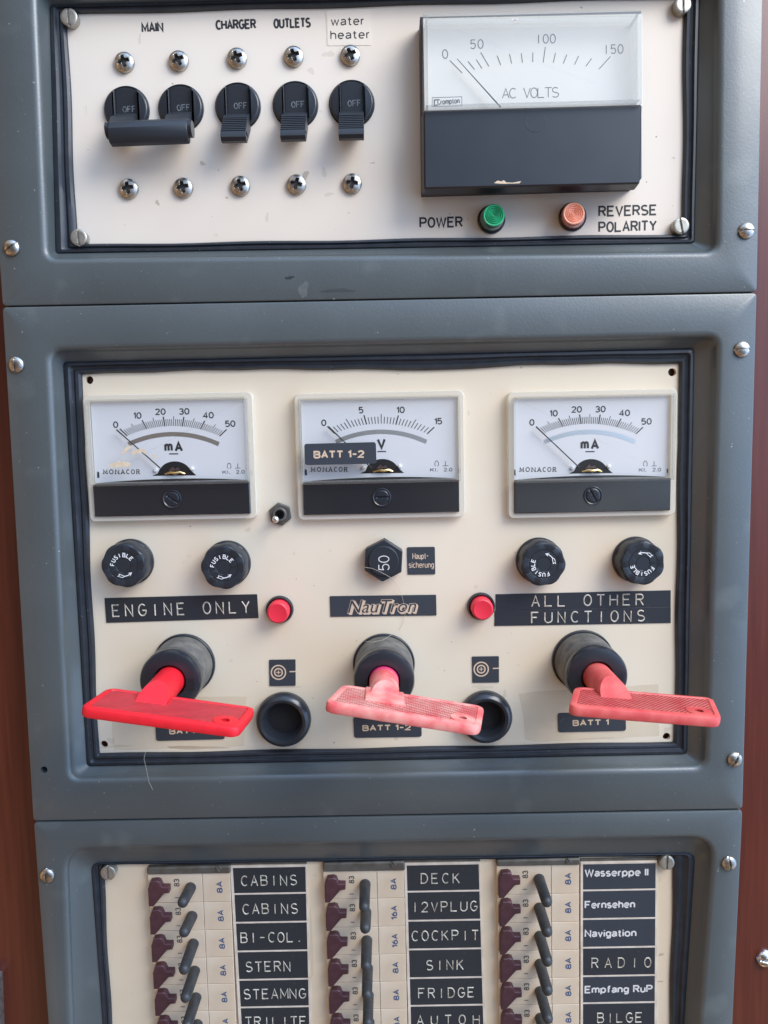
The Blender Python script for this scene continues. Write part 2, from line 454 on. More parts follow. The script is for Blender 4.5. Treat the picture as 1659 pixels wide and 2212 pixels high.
SPK = [(420, .745, .02, (.30, .24, .18), 1.0), (130, .70, .06, (.62, .50, .38), 5.0), (1300, .76, .02, (.34, .28, .2), 9.0)]
MAT = dict(
    frame=mat('grey_plastic', (.076, .090, .092), .42, var=.14, vscale=22, bump=.16, bscale=1500, rvar=.08, specks=[(700, .76, .02, (.26, .27, .26), 2.0), (1700, .74, .02, (.20, .21, .20), 7.0), (60, .62, .14, (.10, .118, .116), 3.0)], coat=.3, coat_rough=.2, spec=.7),
    rubber=mat('black_rubber', (.026, .031, .040), .42, bump=.12, bscale=300, var=.3, vscale=200, specks=[(900, .73, .03, (.16, .15, .14), 4.0)]),
    plate_u=mat('white_plate', (.775, .695, .595), .5, var_col=(.73, .63, .52), vscale=9, bump=.06, bscale=1400, specks=SPK),
    plate_m=mat('cream_plate', (.75, .655, .51), .5, var_col=(.71, .595, .435), vscale=14, bump=.06, bscale=1400, specks=SPK),
    plate_l=mat('yellowed_plate', (.74, .61, .44), .5, var_col=(.69, .54, .37), vscale=18, bump=.06, bscale=1400, specks=SPK),
    steel=mat('stainless_steel', (.60, .57, .53), .3, 1.0, var_col=(.33, .29, .24), vscale=420, bump=.1, bscale=1500),
    dull=mat('dull_nickel', (.46, .43, .37), .42, .75, var=.25, vscale=600, bump=.06, bscale=1800),
    black=mat('black_plastic', (.021, .025, .031), .42, spec=.4, bump=.04, bscale=2500, rvar=.1),
    gloss=mat('gloss_black_plastic', (.020, .023, .029), .24, bump=.03, bscale=800),
    insert=mat('black_panel_plastic', (.017, .019, .023), .16, spec=.7, coat=.8, coat_rough=.06, bump=.006, bscale=300, specks=[(1500, .79, .01, (.3, .3, .3), 3.0)]),
    cover_black=mat('satin_black_cover', (.017, .020, .026), .33, spec=.6, bump=.02, bscale=1500, rvar=.06),
    matte=mat('matte_black', (.032, .038, .048), .5, bump=.05, bscale=2500),
    tape_black=mat('black_label_tape', (.024, .028, .034), .38, bump=.06, bscale=900, specks=[(1400, .76, .02, (.1, .1, .1), 6.0)]),
    ink=mat('black_ink', (.02, .022, .026), .6), ink_grey=mat('grey_ink', (.13, .13, .135), .6),
    emboss=mat('embossed_white', (.68, .63, .52), .5, var_col=(.34, .30, .23), vscale=700),
    ink_tan=mat('tan_ink', (.62, .46, .32), .6), ink_pale=mat('pale_ink', (.66, .62, .58), .6), ink_off=mat('faded_grey_ink', (.20, .22, .25), .6, var_col=(.08, .09, .1), vscale=900),
    ink_blue=mat('blue_ink', (.015, .055, .16), .6, var_col=(.06, .10, .18), vscale=900), ink_dim=mat('dim_ink', (.06, .065, .07), .6),
    white=mat('white_paint', (.80, .80, .78), .5),
    dial=mat('dial_card', (.68, .675, .675), .55), dial_w=mat('aged_dial_card', (.76, .735, .67), .55, var=.04, vscale=30),
    pane=clear('clear_pane', (.985, .985, .98)), rim=clear('clear_acrylic', (.90, .91, .91), .05, 1.45, .10), flange=clear('clear_flange', (.96, .94, .89), .06, 1.45, .42),
    mirror=mat('mirror_band', (.80, .83, .82), .32, 1.0),
    red=mat('red_plastic', (.82, .014, .026), .45, sss=.1, var=.12, vscale=300),
    pink=mat('faded_pink_plastic', (.83, .34, .28), .55, sss=.1, var_col=(.74, .11, .11), vscale=150, bump=.1, bscale=900),
    coral=mat('faded_coral_plastic', (.60, .062, .06), .5, sss=.08, var_col=(.70, .13, .11), vscale=160, bump=.08, bscale=900),
    button=mat('red_button', (.74, .025, .05), .45, sss=.1),
    maroon=mat('maroon_plastic', (.085, .030, .038), .5, var=.3, vscale=300),
    module=mat('cream_module', (.72, .585, .43), .5, var_col=(.62, .475, .33), vscale=60, bump=.05, specks=[(350, .74, .03, (.36, .27, .18), 2.5)]),
    module2=mat('pale_module', (.70, .60, .47), .5, var=.05),
    lever=mat('lever_black', (.020, .024, .028), .5, bump=.05, bscale=2000, var_col=(.05, .05, .05), vscale=200),
    dusty=mat('dusty_black', (.085, .082, .075), .75, var_col=(.17, .155, .13), vscale=260, bump=.2, bscale=2200),
    rail=mat('grey_rail', (.135, .125, .11), .5, .3, var_col=(.10, .085, .065), vscale=220, bump=.05),
    holder=mat('label_holder', (.70, .60, .49), .4, var_col=(.58, .48, .38), vscale=200),
    green=mat('green_lens', (.015, .50, .20), .18, coat=.8, var=.2, vscale=200, trans=.15), green_d=mat('green_lens_base', (.012, .07, .055), .3, coat=.4, var_col=(.03, .10, .10), vscale=400),
    amber=mat('amber_lens', (.92, .42, .27), .22, coat=.6, sss=.2), amber_d=mat('red_lens_base', (.66, .17, .14), .25, coat=.6, var_col=(.48, .09, .08), vscale=300),
    brass=mat('brass', (.75, .55, .22), .25, 1.0), hole=mat('deep_black', (.004, .004, .005), .8), recess_shade=mat('painted_recess_shade', (.022, .021, .020), .7, var_col=(.07, .065, .06), vscale=900),
    paper=mat('torn_paper', (.70, .55, .38), .8, bump=.3, bscale=1500, var=.15, vscale=700),
    sticker=mat('paper_label', (.80, .71, .60), .55, var=.04, vscale=60),
    tape=mat('yellowed_tape', (.66, .52, .33), .3, alpha=.16, var=.2, vscale=90),
    hair=mat('hair', (.55, .48, .38), .5), fixing=mat('brushed_metal', (.30, .28, .26), .45, .6, var=.4, vscale=500, bump=.2),
    nut=mat('dark_nut', (.17, .16, .14), .5, .7, var=.3, vscale=400), chrome=mat('chrome', (.85, .83, .82), .1, 1.0),
)


def wood_mat():
    m = mat('varnished_mahogany', (.15, .036, .016), .3, coat=.25, coat_rough=.3); t = m.node_tree; b = t.nodes['Principled BSDF']
    tc = [n for n in t.nodes if n.type == 'TEX_COORD'][0]
    mp = t.nodes.new('ShaderNodeMapping'); mp.inputs['Scale'].default_value = (230, 230, 9); t.links.new(tc.outputs['Object'], mp.inputs[0])
    n = t.nodes.new('ShaderNodeTexNoise'); n.inputs['Scale'].default_value = 2.2; n.inputs['Detail'].default_value = 7; t.links.new(mp.outputs[0], n.inputs['Vector'])
    r = t.nodes.new('ShaderNodeValToRGB'); r.color_ramp.elements[0].position = .3; r.color_ramp.elements[1].position = .72
    r.color_ramp.elements[0].color = (.085, .014, .007, 1); r.color_ramp.elements[1].color = (.135, .026, .012, 1)
    t.links.new(n.outputs[0], r.inputs[0]); t.links.new(r.outputs[0], b.inputs['Base Color'])
    bp = t.nodes.new('ShaderNodeBump'); bp.inputs['Strength'].default_value = .06; bp.inputs['Distance'].default_value = .0003
    t.links.new(n.outputs[0], bp.inputs['Height']); t.links.new(bp.outputs[0], b.inputs['Normal'])
    return m


MAT['wood'] = wood_mat()


def knurl(name, base, diag):
    """moulded plastic with a fine cross-hatched grip"""
    m = MAT[base].copy(); m.name = name; t = m.node_tree; b = t.nodes['Principled BSDF']
    tc = [n for n in t.nodes if n.type == 'TEX_COORD'][0]; hs = []
    for a in ((45, -45) if diag else (70,)):
        mp = t.nodes.new('ShaderNodeMapping'); mp.inputs['Rotation'].default_value = (0, rad(a), 0) if False else (0, 0, rad(a)); t.links.new(tc.outputs['Object'], mp.inputs[0])
        w = t.nodes.new('ShaderNodeTexWave'); w.inputs['Scale'].default_value = 330 if not diag else 300; w.inputs['Distortion'].default_value = .3; t.links.new(mp.outputs[0], w.inputs[0]); hs.append(w)
    h = hs[0].outputs[1]
    if len(hs) == 2:
        mu = t.nodes.new('ShaderNodeMath'); mu.operation = 'MULTIPLY'; t.links.new(hs[0].outputs[1], mu.inputs[0]); t.links.new(hs[1].outputs[1], mu.inputs[1]); h = mu.outputs[0]
    bp = t.nodes.new('ShaderNodeBump'); bp.inputs['Strength'].default_value = 1.0; bp.inputs['Distance'].default_value = .0009
    t.links.new(h, bp.inputs['Height']); t.links.new(bp.outputs[0], b.inputs['Normal'])
    return m


MAT['red_k'] = knurl('red_grip', 'red', False); MAT['pink_k'] = knurl('pink_grip', 'pink', True); MAT['coral_k'] = knurl('coral_grip', 'coral', True)

# ================================================================== structure: bulkhead, frames, plates
wall = MB().prism(box2(-420, -420, 420, 420), -25, -3).build('wall', MAT['wood'], origin=(0, 0, -3))
tag(wall, 'varnished red mahogany bulkhead behind the grey frames', 'wall', kind='structure')

NC, NE = 6, 26


def frame(label, outer, A, B, C, rA, rB, wav=0.0):
    """outer, A and B as TL, TR, BR, BL picture corners: outline, lip of the opening, foot of the slope"""
    ordr = lambda k: [k[0], k[3], k[2], k[1]]
    po = rquad(qs(ordr(outer), 8), 1.6, NC, NE); pa = rquad(qs(ordr(A), 8), rA, NC, NE); pb = rquad(qs(ordr(B), 1.5), rB, NC, NE); pc = rquad(qs(ordr(C), 0), .5, NC, NE)
    t = thing('panel_surround', label, 'frame', (sum(p[0] for p in po) / len(po), sum(p[1] for p in po) / len(po), -3), 'grey plastic frames')
    up = lambda p, h: [(x, z, h) for x, z in p]
    mb = MB().loft([up(po, -3), up(po, 7.3), up(offset(po, -.2), 7.8), up(offset(po, -.65), 8), up(offset(pa, 2.4), 8), up(offset(pa, 1.6), 7.88), up(offset(pa, .95), 7.58), up(offset(pa, .42), 7.1), up(offset(pa, .12), 6.5), up(pa, 5.9)] + [up([lerp(a, b, k / 5) for a, b in zip(pa, pb)], 5.9 + (1.5 - 5.9) * (k / 5) ** .85) for k in range(1, 6)])
    bz = mb.build('bezel', MAT['frame'], t)
    rings = []
    for k, h in ((0, 1.4), (.12, 2.0), (.3, 2.1), (.42, 1.2), (.55, 1.0), (.68, 1.7), (.85, 1.6), (.97, .9), (1.0, -.3)):
        rg = []
        for i, (a, b) in enumerate(zip(pb, pc)):
            x, z = lerp(a, b, k)
            if wav and z > 0:
                z -= wav * k * (math.sin(x * .05 + 1.2) * .5 + .6 * math.exp(-((x - 22) / 13) ** 2) * 1.6 + .25 * math.sin(x * .21))
            else:
                x += .25 * k * math.sin(z * .13 + x * .01); z += .2 * k * math.sin(x * .11)
            rg.append((x, z, h))
        rings.append(rg)
    MB().loft(rings).build('gasket', MAT['rubber'], t)
    return t, bz


UP_C = [(146, 33), (1476, -3), (1473, 506), (168, 529)]
MI_C = [(178, 807), (1466, 786), (1455.5, 1601), (215, 1627)]
LO_C = [(224, 1865), (1454, 1845), (1442, 2330), (250, 2356)]
f_up, _ = frame('upper grey plastic frame round the white switch plate', [(-46, -60), (1650, -92), (1636, 630.5), (4.5, 661)], [(77, -24), (1552, -52), (1547, 541), (102, 556)], [(107, 12), (1512, -24), (1500, 526), (120, 548)], UP_C, 3.5, 1.2)
f_mi, bz_mi = frame('middle grey plastic frame round the plate with three red keys', [(4, 663), (1636, 632.5), (1605, 1748), (71, 1774)], [(109, 758), (1549, 728), (1523, 1657), (152, 1684)], [(136, 782), (1500, 752), (1484, 1629), (188, 1655)], MI_C, 4.0, 1.5, wav=.8)
f_lo, _ = frame('lower grey plastic frame round the circuit breaker plate', [(72, 1776.5), (1605, 1750.5), (1573, 2430), (122, 2462)], [(143, 1838), (1541, 1812), (1496, 2372), (163, 2402)], [(196, 1863), (1502, 1841), (1468, 2346), (234, 2374)], LO_C, 9.0, 4.0)
cut(bz_mi, MB().lathe(*q(95, 1663, 8), [(1.3, -1), (1.3, 12)], 20, True, True))


def plate(name, label, C, m, grow=1.2):
    pts = qs([C[0], C[3], C[2], C[1]]); o = tuple(sum(p[i] for p in pts) / 4 for i in (0, 1))
    t = thing(name, label, 'panel', (*o, 0), 'white instrument plates')
    pl = MB().prism(offset(pts, grow), -1.5, 0).build('plate', m, t)
    return t, pl


p_up, _ = plate('face_plate', 'white upper plate with printed words, toggle switches and the large voltmeter', UP_C, MAT['plate_u'])
p_mi, pl_mi = plate('face_plate', 'cream middle plate with three small meters and three red keys', MI_C, MAT['plate_m'])
p_lo, _ = plate('face_plate', 'yellowed lower plate carrying three columns of circuit breakers', LO_C, MAT['plate_l'])
for x, y in ((193, 821), (1452, 804), (225, 1608), (1440, 1591)):
    cut(pl_mi, MB().lathe(*q(x, y), [(1.45, -4), (1.45, 3)], 20, True, True))

H1 = .05


def word(parent, txt, pL, pR, cap, h, m, bold=.0, name='lettering', ph=None, sh=0.0):
    ph = h if ph is None else ph
    if not sh: return MB().line(txt, q(*pL, ph), q(*pR, ph), cap, .11 * cap + bold * cap * 3.6, h).build(name, m, parent, smooth=0, recalc=False)
    return MB().text(font(txt, bold), q(*pL, ph), q(*pR, ph), cap, h, sh).build(name, m, parent, smooth=0, recalc=False)


word(p_up, 'MAIN', (306, 71), (354, 69), 3.3, H1, MAT['ink'], .026)
word(p_up, 'CHARGER', (466, 65), (554, 62.5), 3.3, H1, MAT['ink'], .026)
word(p_up, 'OUTLETS', (591, 62), (672, 59.5), 3.3, H1, MAT['ink'], .026)
word(p_up, 'POWER', (906, 493), (1000, 491), 3.75, H1, MAT['ink'], .017)
word(p_up, 'REVERSE', (1292.5, 468.5), (1419, 465), 3.75, H1, MAT['ink'], .016)
word(p_up, 'POLARITY', (1292.5, 502.5), (1419, 499), 3.75, H1, MAT['ink'], .016)
st = MB().prism(rquad(qs([(704, 22), (707, 99), (802, 98), (800, 20)]), .3, 3), .0, .12)
stk = st.build('paper_label', MAT['sticker'], origin=q3(753, 60))
tag(stk, 'clear paper sticker reading water heater above the last toggle switch', 'label')
word(stk, 'water', (715, 55.5), (787, 54), 2.9, .17, MAT['ink'], .004)
word(stk, 'heater', (714, 85), (799, 83), 2.9, .17, MAT['ink'], .004)
MB().ribbon(qs([(706, 24), (708.5, 97)]), .35, .14, .14).build('edge_mark', MAT['tape'], stk, smooth=0)


# wear: smudges on the upper frame, stains on the white plate
def blotch(parent, name, cx, cy, rx, ry, h, m, seed, n=22, ang=0.0):
    rnd = random.Random(seed); c = q(cx, cy, h); k = .168
    pts = []; p1, p2, p3 = (rnd.uniform(0, 6.3) for _ in range(3))
    for i in range(n):
        a = 2 * math.pi * i / n; r = 1 + .22 * math.sin(2 * a + p1) + .16 * math.sin(3 * a + p2) + .10 * math.sin(5 * a + p3) + rnd.uniform(-.06, .06)
        x, z = rx * .8 * k * r * math.cos(a), ry * .8 * k * r * math.sin(a)
        pts.append((c[0] + x * math.cos(ang) - z * math.sin(ang), c[1] + x * math.sin(ang) + z * math.cos(ang)))
    MB().sheet(pts, h + .02).build(name, m, parent, smooth=0)


film = lambda n, c, a: mat(n, c, .6, alpha=a, var=.3, vscale=500)
smear, soot, stain, faint = film('pale_smear', (.50, .52, .51), .13), film('dark_smudge', (.02, .022, .024), .5), film('rust_stain', (.30, .20, .10), .24), film('faint_stain', (.40, .29, .17), .10)
blotch(f_up, 'smear', 656, 626, 11, 22, 8, smear, 1); blotch(f_up, 'smudge', 625, 600, 12, 4, 8, soot, 2); blotch(f_up, 'smudge', 730, 628, 36, 6, 8, film('faint_smudge', (.03, .035, .04), .2), 3)
for i, (x, y, rx, ry, m_) in enumerate([(437, 353, 7, 5, stain), (472, 367, 2, 3, stain), (340, 438, 5, 7, stain), (490, 427, 3, 4, stain), (577, 470, 4, 14, faint), (660, 378, 8, 10, stain), (700, 372, 5, 16, faint), (672, 153, 8, 8, faint), (710, 117, 14, 8, faint), (186, 237, 2, 10, faint), (302, 85, 4, 12, faint), (805, 352, 6, 2, stain), (710, 420, 12, 5, faint), (1010, 473, 2, 2, stain), (1455, 341, 6, 1.5, stain), (1453, 445, 1.5, 1.5, stain)]): blotch(p_up, 'stain', x, y, rx, ry, .0, m_, 10 + i)
for i, (x, y, rx, ry, m_) in enumerate([(860, 808, 3, 1.5, stain), (1012, 893, 3, 8, faint), (640, 1250, 2, 2, stain), (678, 1265, 2, 2, stain), (676, 1508, 2, 2, stain), (555, 1472, 2.5, 2, stain), (1090, 1500, 5, 12, faint), (620, 1483, 30, 5, faint), (1043, 1484, 32, 5, faint), (250, 1612, 40, 4, faint), (420, 1615, 80, 5, stain), (1300, 1596, 60, 4, faint), (1120, 1288, 3, 2, stain), (240, 1600, 12, 8, faint), (1440, 1577, 10, 8, faint)]): blotch(p_mi, 'stain', x, y, rx, ry, .0, m_, 40 + i)
for i, (x, y, rx, ry, m_) in enumerate([(1428, 2062, 9, 4, stain), (1426, 2120, 8, 3, stain), (1425, 1900, 3, 8, faint), (500, 2120, 4, 60, faint), (672, 2050, 6, 90, faint)]): blotch(p_lo, 'stain', x, y, rx, ry, .0, m_, 70 + i)


# ================================================================== screws
def cross(x, y):
    R = 3.35; r = math.hypot(x, y)
    h = .7 + 1.45 * math.sqrt(max(0, 1 - (r / (R * 1.06)) ** 2)) if r < R else .5
    a, b = abs(x), abs(y)
    wid = .62 + .25 * max(0, 1 - r / 1.3)
    d = max(min(1, (2.05 - max(a, b)) / .3), 0) * max(min(1, (wid - min(a, b)) / .14), 0)
    return h - d * (2.3 - .55 * r)


ph0 = q3(270, 137)
WHERE = [(270, 137, 'above the left lever of the double switch', .25), (387, 134, 'above the right lever of the double switch', .06), (513, 128, 'between the word CHARGER and its toggle switch', .12), (635, 124, 'between the word OUTLETS and its toggle switch', .2), (757, 122, 'just below the water heater sticker', .1),
         (279, 409, 'leftmost of the row below the toggle switches', .35), (397, 407, 'below the right end of the double switch bar', .3), (520, 403, 'below the toggle switch marked CHARGER', .25), (641, 400, 'below the toggle switch marked OUTLETS', .75), (761, 398, 'below the water heater toggle switch', .62)]
proto = None
for x, y, w, a in WHERE:
    lab = 'silver cross head screw ' + w
    if proto is None:
        proto = thing('cross_head_screw', lab, 'screw', ph0, 'cross head screws round the toggle switches')
        MB().head(ph0[0], ph0[1], 3.35, cross, a, 34, 112).build('screw_head', MAT['steel'], proto, smooth=28)
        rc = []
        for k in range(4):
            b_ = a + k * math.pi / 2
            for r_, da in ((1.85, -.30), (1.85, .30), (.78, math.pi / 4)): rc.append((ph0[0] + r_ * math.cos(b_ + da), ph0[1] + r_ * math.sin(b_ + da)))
        MB().prism(rc, .2, .8).build('recess', MAT['recess_shade'], proto, smooth=0)  # dark cross plate added, its colour stands in for shade inside the recess
        o = proto
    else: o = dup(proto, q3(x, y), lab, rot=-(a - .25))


def slotfn(R, top, edge, w, depth, dome):
    def f(x, y):
        r = math.hypot(x, y)
        h = edge + (top - edge) * (math.sqrt(max(0, 1 - (r / (R * 1.02)) ** 2)) if dome else min(1, (R - r) / (.25 * R) + .0) ** .5 if r < R else 0)
        return h - depth * max(min(1, (w - abs(x)) / .12), 0)
    return f


def slot_screw(name, lab, group, at, R, top, edge, w, depth, dome, rot, m):
    t = thing(name, lab, 'screw', at, group)
    f = slotfn(R, top, edge, w, depth, dome)
    MB().head(at[0], at[1], R, lambda x, y: at[2] + f(x, y), rot, 20, 64, at[2]).build('screw_head', m, t, smooth=40)
    return t


FS = [(26, 536, 'on the left side of the upper frame', rad(-55)), (1611.5, 499, 'on the right side of the upper frame', rad(88)), (36, 788, 'at the top left of the middle frame', rad(-4)), (1602, 755, 'at the top right of the middle frame', rad(92)), (1586.5, 1640, 'at the bottom right of the middle frame', rad(-28)), (103, 1890, 'on the left side of the lower frame', rad(-2)), (1574, 1864, 'on the right side of the lower frame', rad(8))]
proto = None
for x, y, w, a in FS:
    lab = 'domed slotted screw ' + w; at = q3(x, y, 8)
    if proto is None: proto = slot_screw('slotted_screw', lab, 'domed screws holding the grey frames', at, 2.75, 1.7, .3, .36, .75, True, 0, MAT['steel']); proto.rotation_euler = (0, -a, 0)
    else: dup(proto, at, lab, rot=a)
PS = [(152, 41, 'at the top left corner of the white switch plate', rad(2)), (173, 515, 'at the bottom left corner of the white switch plate', rad(4)), (1472, 14, 'at the top right corner of the white switch plate', rad(2)), (1468, 490, 'at the bottom right corner of the white switch plate', rad(12)), (236, 1882, 'at the top left corner of the breaker plate', rad(0)), (1438, 1860, 'at the top right corner of the breaker plate', rad(-2))]
proto = None
for x, y, w, a in PS:
    lab = 'flat dull slotted screw ' + w; at = q3(x, y, 1.5); at = (at[0], at[1], 0)
    if proto is None: proto = slot_screw('flat_screw', lab, 'flat screws at the plate corners', at, 2.85, 3.2, 2.9, .36, .7, False, 0, MAT['dull']); proto.rotation_euler = (0, -a, 0)
    else: dup(proto, at, lab, rot=a)
slot_screw('round_screw', 'bright domed screw in the bare wood right of the lower frame', None, q3(1652, 2069, -3), 3.5, 2.6, .3, .45, 1.0, True, rad(80), MAT['chrome'])


# ================================================================== toggle breakers on the upper plate
LA, LB = (-5.4, 5.6), (-12.6, 11.4)


def lever_profile(): return [(-2.4, .2), LA, LB, (-14.2, 11.6), (-15.2, 10.6), (-15.2, 8.6), (-8.0, .2)]


def toggle_parts(t, c, ribs=True, lever=True):
    x, z = c
    R = 7.95
    MB().lathe(x, z, [(R, -.4), (R, .25), (R - .25, .4), (R - .25, .1)], 64).build('collar', MAT['black'], t)
    for s, a in ((-1, 3.75), (1, 4.0)):
        th = math.acos(a / (R - .4)); pts = [(x + s * (R - .4) * math.cos(u), z + (R - .4) * math.sin(u)) for u in [th * (k / 10) for k in range(-10, 11)]]
        if s < 0: pts = pts[::-1]
        up_ = lambda p, h: [(i, j, h) for i, j in p]
        MB().loft([up_(pts, .1), up_(pts, 1.0), up_(offset(pts, -.1), 1.3), up_(offset(pts, -.28), 1.52), up_(offset(pts, -.5), 1.64), up_(offset(pts, -.75), 1.68)], False, True).build('guard', MAT['gloss'], t)
    MB().prism(box2(x - 3.6, z - 6.6, x + 3.85, z + 6.7), .12, .3, .1).build('rocker', MAT['gloss'], t)
    MB().line('OFF', (x - 1.4, z - .95), (x + 3.2, z - .8), 2.1, .26, .36).build('lettering', MAT['ink_off'], t, smooth=0, recalc=False)
    if lever:
        pr = lever_profile(); x0, x1 = x - 4.3, x + 4.1
        mb = MB().loft([[(x0 + dx, z + a, b) for a, b in pr] for dx in (0, )] + [[(x1, z + a, b) for a, b in pr]], True, True)
        lv = mb.build('lever', MAT['black'], t)
        mb = MB()
        for k in range(8):
            u = .06 + k * .115; a, b = lerp(LA, LB, u); a2, b2 = lerp(LA, LB, u + .06); nx, ny = .6 * .28, .8 * .28
            P = [(a, b - .05), (a + nx * .9, b + ny * .9), (a2 + nx * .9, b2 + ny * .9), (a2, b2 - .05)]
            mb.loft([[(x0 + .1, z + i, j) for i, j in P], [(x1 - .1, z + i, j) for i, j in P]], True, True)
        mb.build('grip', MAT['black'], lv)
        cut(lv, MB().add([(xx, z - 12.6 + dz, 9.0 + dh) for xx in (x1 - 1.2, x1 + 2) for dz, dh in ((-.5, -1.8), (.7, -1.4), (.9, 1.0), (-.3, 1.5))], [(0, 1, 2, 3), (7, 6, 5, 4), (0, 4, 5, 1), (1, 5, 6, 2), (2, 6, 7, 3), (3, 7, 4, 0)]))


c1, c2 = q(274.5, 238), q(391.5, 234.5)
md = thing('double_switch', 'double black toggle switch under MAIN with one wide bar across both levers', 'switch', ((c1[0] + c2[0]) / 2, (c1[1] + c2[1]) / 2, 0))
for c in (c1, c2): toggle_parts(md, c, lever=False)
for c in (c1, c2):
    MB().loft([[(c[0] + s, c[1] + a, b) for a, b in [(-1.2, .2), (-4.4, 6.0), (-9, 9.5), (-11, 8), (-7.5, .2)]] for s in (-3.9, 3.9)], True, True).build('lever', MAT['black'], md)
bx0, bx1 = q(233, 280, 12)[0], q(405, 280, 12)[0]; bz = (c1[1] + c2[1]) / 2
prof = [(-4.6, 6.3), (-5.2, 9.0), (-7.0, 12.2), (-9.5, 13.6), (-12.5, 13.2), (-14.5, 11.5), (-15.0, 9.2), (-14.2, 8.2), (-6.0, 6.0)]
bar = MB().loft([[(x, (c1[1] if x < 0 and k < 2 else c2[1]) * 0 + bz + a + (-.35 if k < 2 else .15), b) for a, b in [lerp((-11.0, 10), (p[0] - .9, p[1]), s * .86) for p in prof]] for k, (x, s) in enumerate(((bx0, .9), (bx0 + .4, 1), (bx1 - .4, 1), (bx1, .93)))], True, True).build('tie_bar', MAT['black'], md)
for xa, xb in ((bx0 - 1.0, bx0 + .1), (bx1 - .1, bx1 + 1.3)):
    MB().tube([(xa, bz - 10.6, 10), (xb, bz - 10.6, 10)], 2.7, 20).build('end_plug', MAT['gloss'], bar)
TG = [(514.5, 230.5, 'black toggle switch under the word CHARGER, lever down'), (638.5, 227.5, 'black toggle switch under the word OUTLETS, lever down'), (760, 225, 'black toggle switch below the water heater sticker, lever down')]
proto = None
for x, y, lab in TG:
    if proto is None:
        proto = thing('toggle_switch', lab, 'switch', q3(x, y), 'single toggle switches'); toggle_parts(proto, q(x, y))
    else: dup(proto, q3(x, y), lab)

# ================================================================== large AC voltmeter
vm = thing('voltmeter', 'large rectangular AC volts meter with white scale and black lower half', 'meter', q3(1145, 230))
TLb, BLb, BRb, TRb = q(905, 64), q(909.5, 426), q(1369, 413), q(1368, 52)
c_br = [TLb, BLb, (BRb[0] - 1.6, BRb[1]), (BRb[0], BRb[1] + 1.8), TRb]
MB().prism(c_br, 0, 8.5, .4).build('housing', MAT['matte'], vm)
lowb = qs([(915.5, 238.5), (917, 407), (1382, 396), (1386.5, 226)], 14)
lb = MB(); lowp = rquad(lowb, .6, 4)
lb.loft([[(x, z, 8.5) for x, z in offset(lowp, .5)], [(x, z, 13.5) for x, z in offset(lowp, .1)], [(x, z, 14) for x, z in offset(lowp, -.4)]], False, True)
lowo = lb.build('lower_cover', MAT['cover_black'], vm)
zc = q(1157, 262, 14)
m_ = MB().lathe(zc[0], zc[1], [(3.5, 13.9), (3.5, 14.04), (3.25, 14.05), (3.2, 14.02)], 40)
m_.ribbon([(zc[0] - 3.0, zc[1] + .0), (zc[0] + 3.0, zc[1] + .0)], .4, 14.03, 14.03); m_.ribbon([(zc[0], zc[1] - 3.0), (zc[0], zc[1] + 3.0)], .4, 14.034, 14.034)
m_.build('zero_screw', MAT['cover_black'], lowo, smooth=10)
MB().sheet(qs([(1067, 395.5), (1075, 390), (1083, 392), (1088, 389), (1094, 394), (1108, 394.5), (1126, 391), (1122, 396), (1085, 397)], 14.03), 14.03).build('scuff', MAT['paper'], lowo, smooth=0)
cov = rquad(qs([(913, 27), (915, 237.5), (1387.5, 225), (1387, 20)], 16), .7, 4)
ci = offset(cov, -1.5)
cw = MB()
cw.loft([[(x, z, 8.6) for x, z in cov], [(x, z, 15.6) for x, z in cov], [(x, z, 16) for x, z in offset(cov, -.4)], [(x, z, 16) for x, z in ci], [(x, z, 8.6) for x, z in ci]])
cvr = cw.build('cover', MAT['rim'], vm)
MB().sheet(ci, 15.2).build('pane', MAT['pane'], cvr, smooth=0)
dq = [q(916, 46, 8.6), q(918, 236, 8.6), q(1371, 224, 8.6), q(1370, 38, 8.6)]
dl = MB().prism(qs([(914, 40), (917, 240), (1388, 230), (1387, 30)], 8.55), 8.4, 8.6).build('dial', MAT['dial_w'], vm)
HD = 8.64
mxy = lambda cx, cy: q(894.2 + cx * .19842, 10.97 + cy * .19842, HD)     # close-up of the dial
tk = MB()
T1 = [((390, 602), (525, 738)), ((588, 612), (660, 702)), ((678, 592), (741, 690)), ((727, 515), (817, 668)), ((906, 551), (945, 653)), ((1040, 533), (1064, 636)), ((1168, 522), (1182, 628)), ((1295, 516), (1293, 620)), ((1431, 455), (1407, 625)), ((1541, 521), (1517, 627))]
for a, b in T1: tk.ribbon([mxy(*a), mxy(*b)], .26, HD, HD)
cxy = lambda cx, cy: q(822.9 + cx * .50396, cy * .50396, HD)
for a, b in [((797, 234), (782, 272)), ((847, 240), (830, 277)), ((903, 250), (879, 284)), ((984, 242), (935, 296))]: tk.ribbon([cxy(*a), cxy(*b)], .26, HD, HD)
tk.build('scale', MAT['ink_grey'], dl, smooth=0, recalc=False)
lt = MB()
for s, a, b, cp in (('0', (315, 583), (376, 578), 2.75), ('50', (617, 475), (754, 470), 2.75), ('100', (1330, 417), (1540, 412), 2.75)): lt.dymo(s, mxy(*a), mxy(*b), cp, .26, HD, HD, .62)
lt.dymo('150', cxy(955, 231), cxy(1038, 228), 2.75, .26, HD, HD, .62)
lt.dymo('AC VOLTS', cxy(521, 421), cxy(762, 416), 3.1, .25, HD, HD, .72)
lt.build('lettering', MAT['ink_grey'], dl, smooth=0, recalc=False)
lt = MB().line('Crompton', mxy(256, 1086), mxy(500, 1070), 1.8, .3, HD)
lt.ribbon([mxy(*p) for p in ((200, 1008), (521, 997), (521, 1097), (197, 1105))], .16, HD + .004, HD + .004, closed=True)
lt.ribbon([mxy(*p) for p in ((262, 1030), (222, 1034), (222, 1090), (262, 1088))], .4, HD + .008, HD + .008)
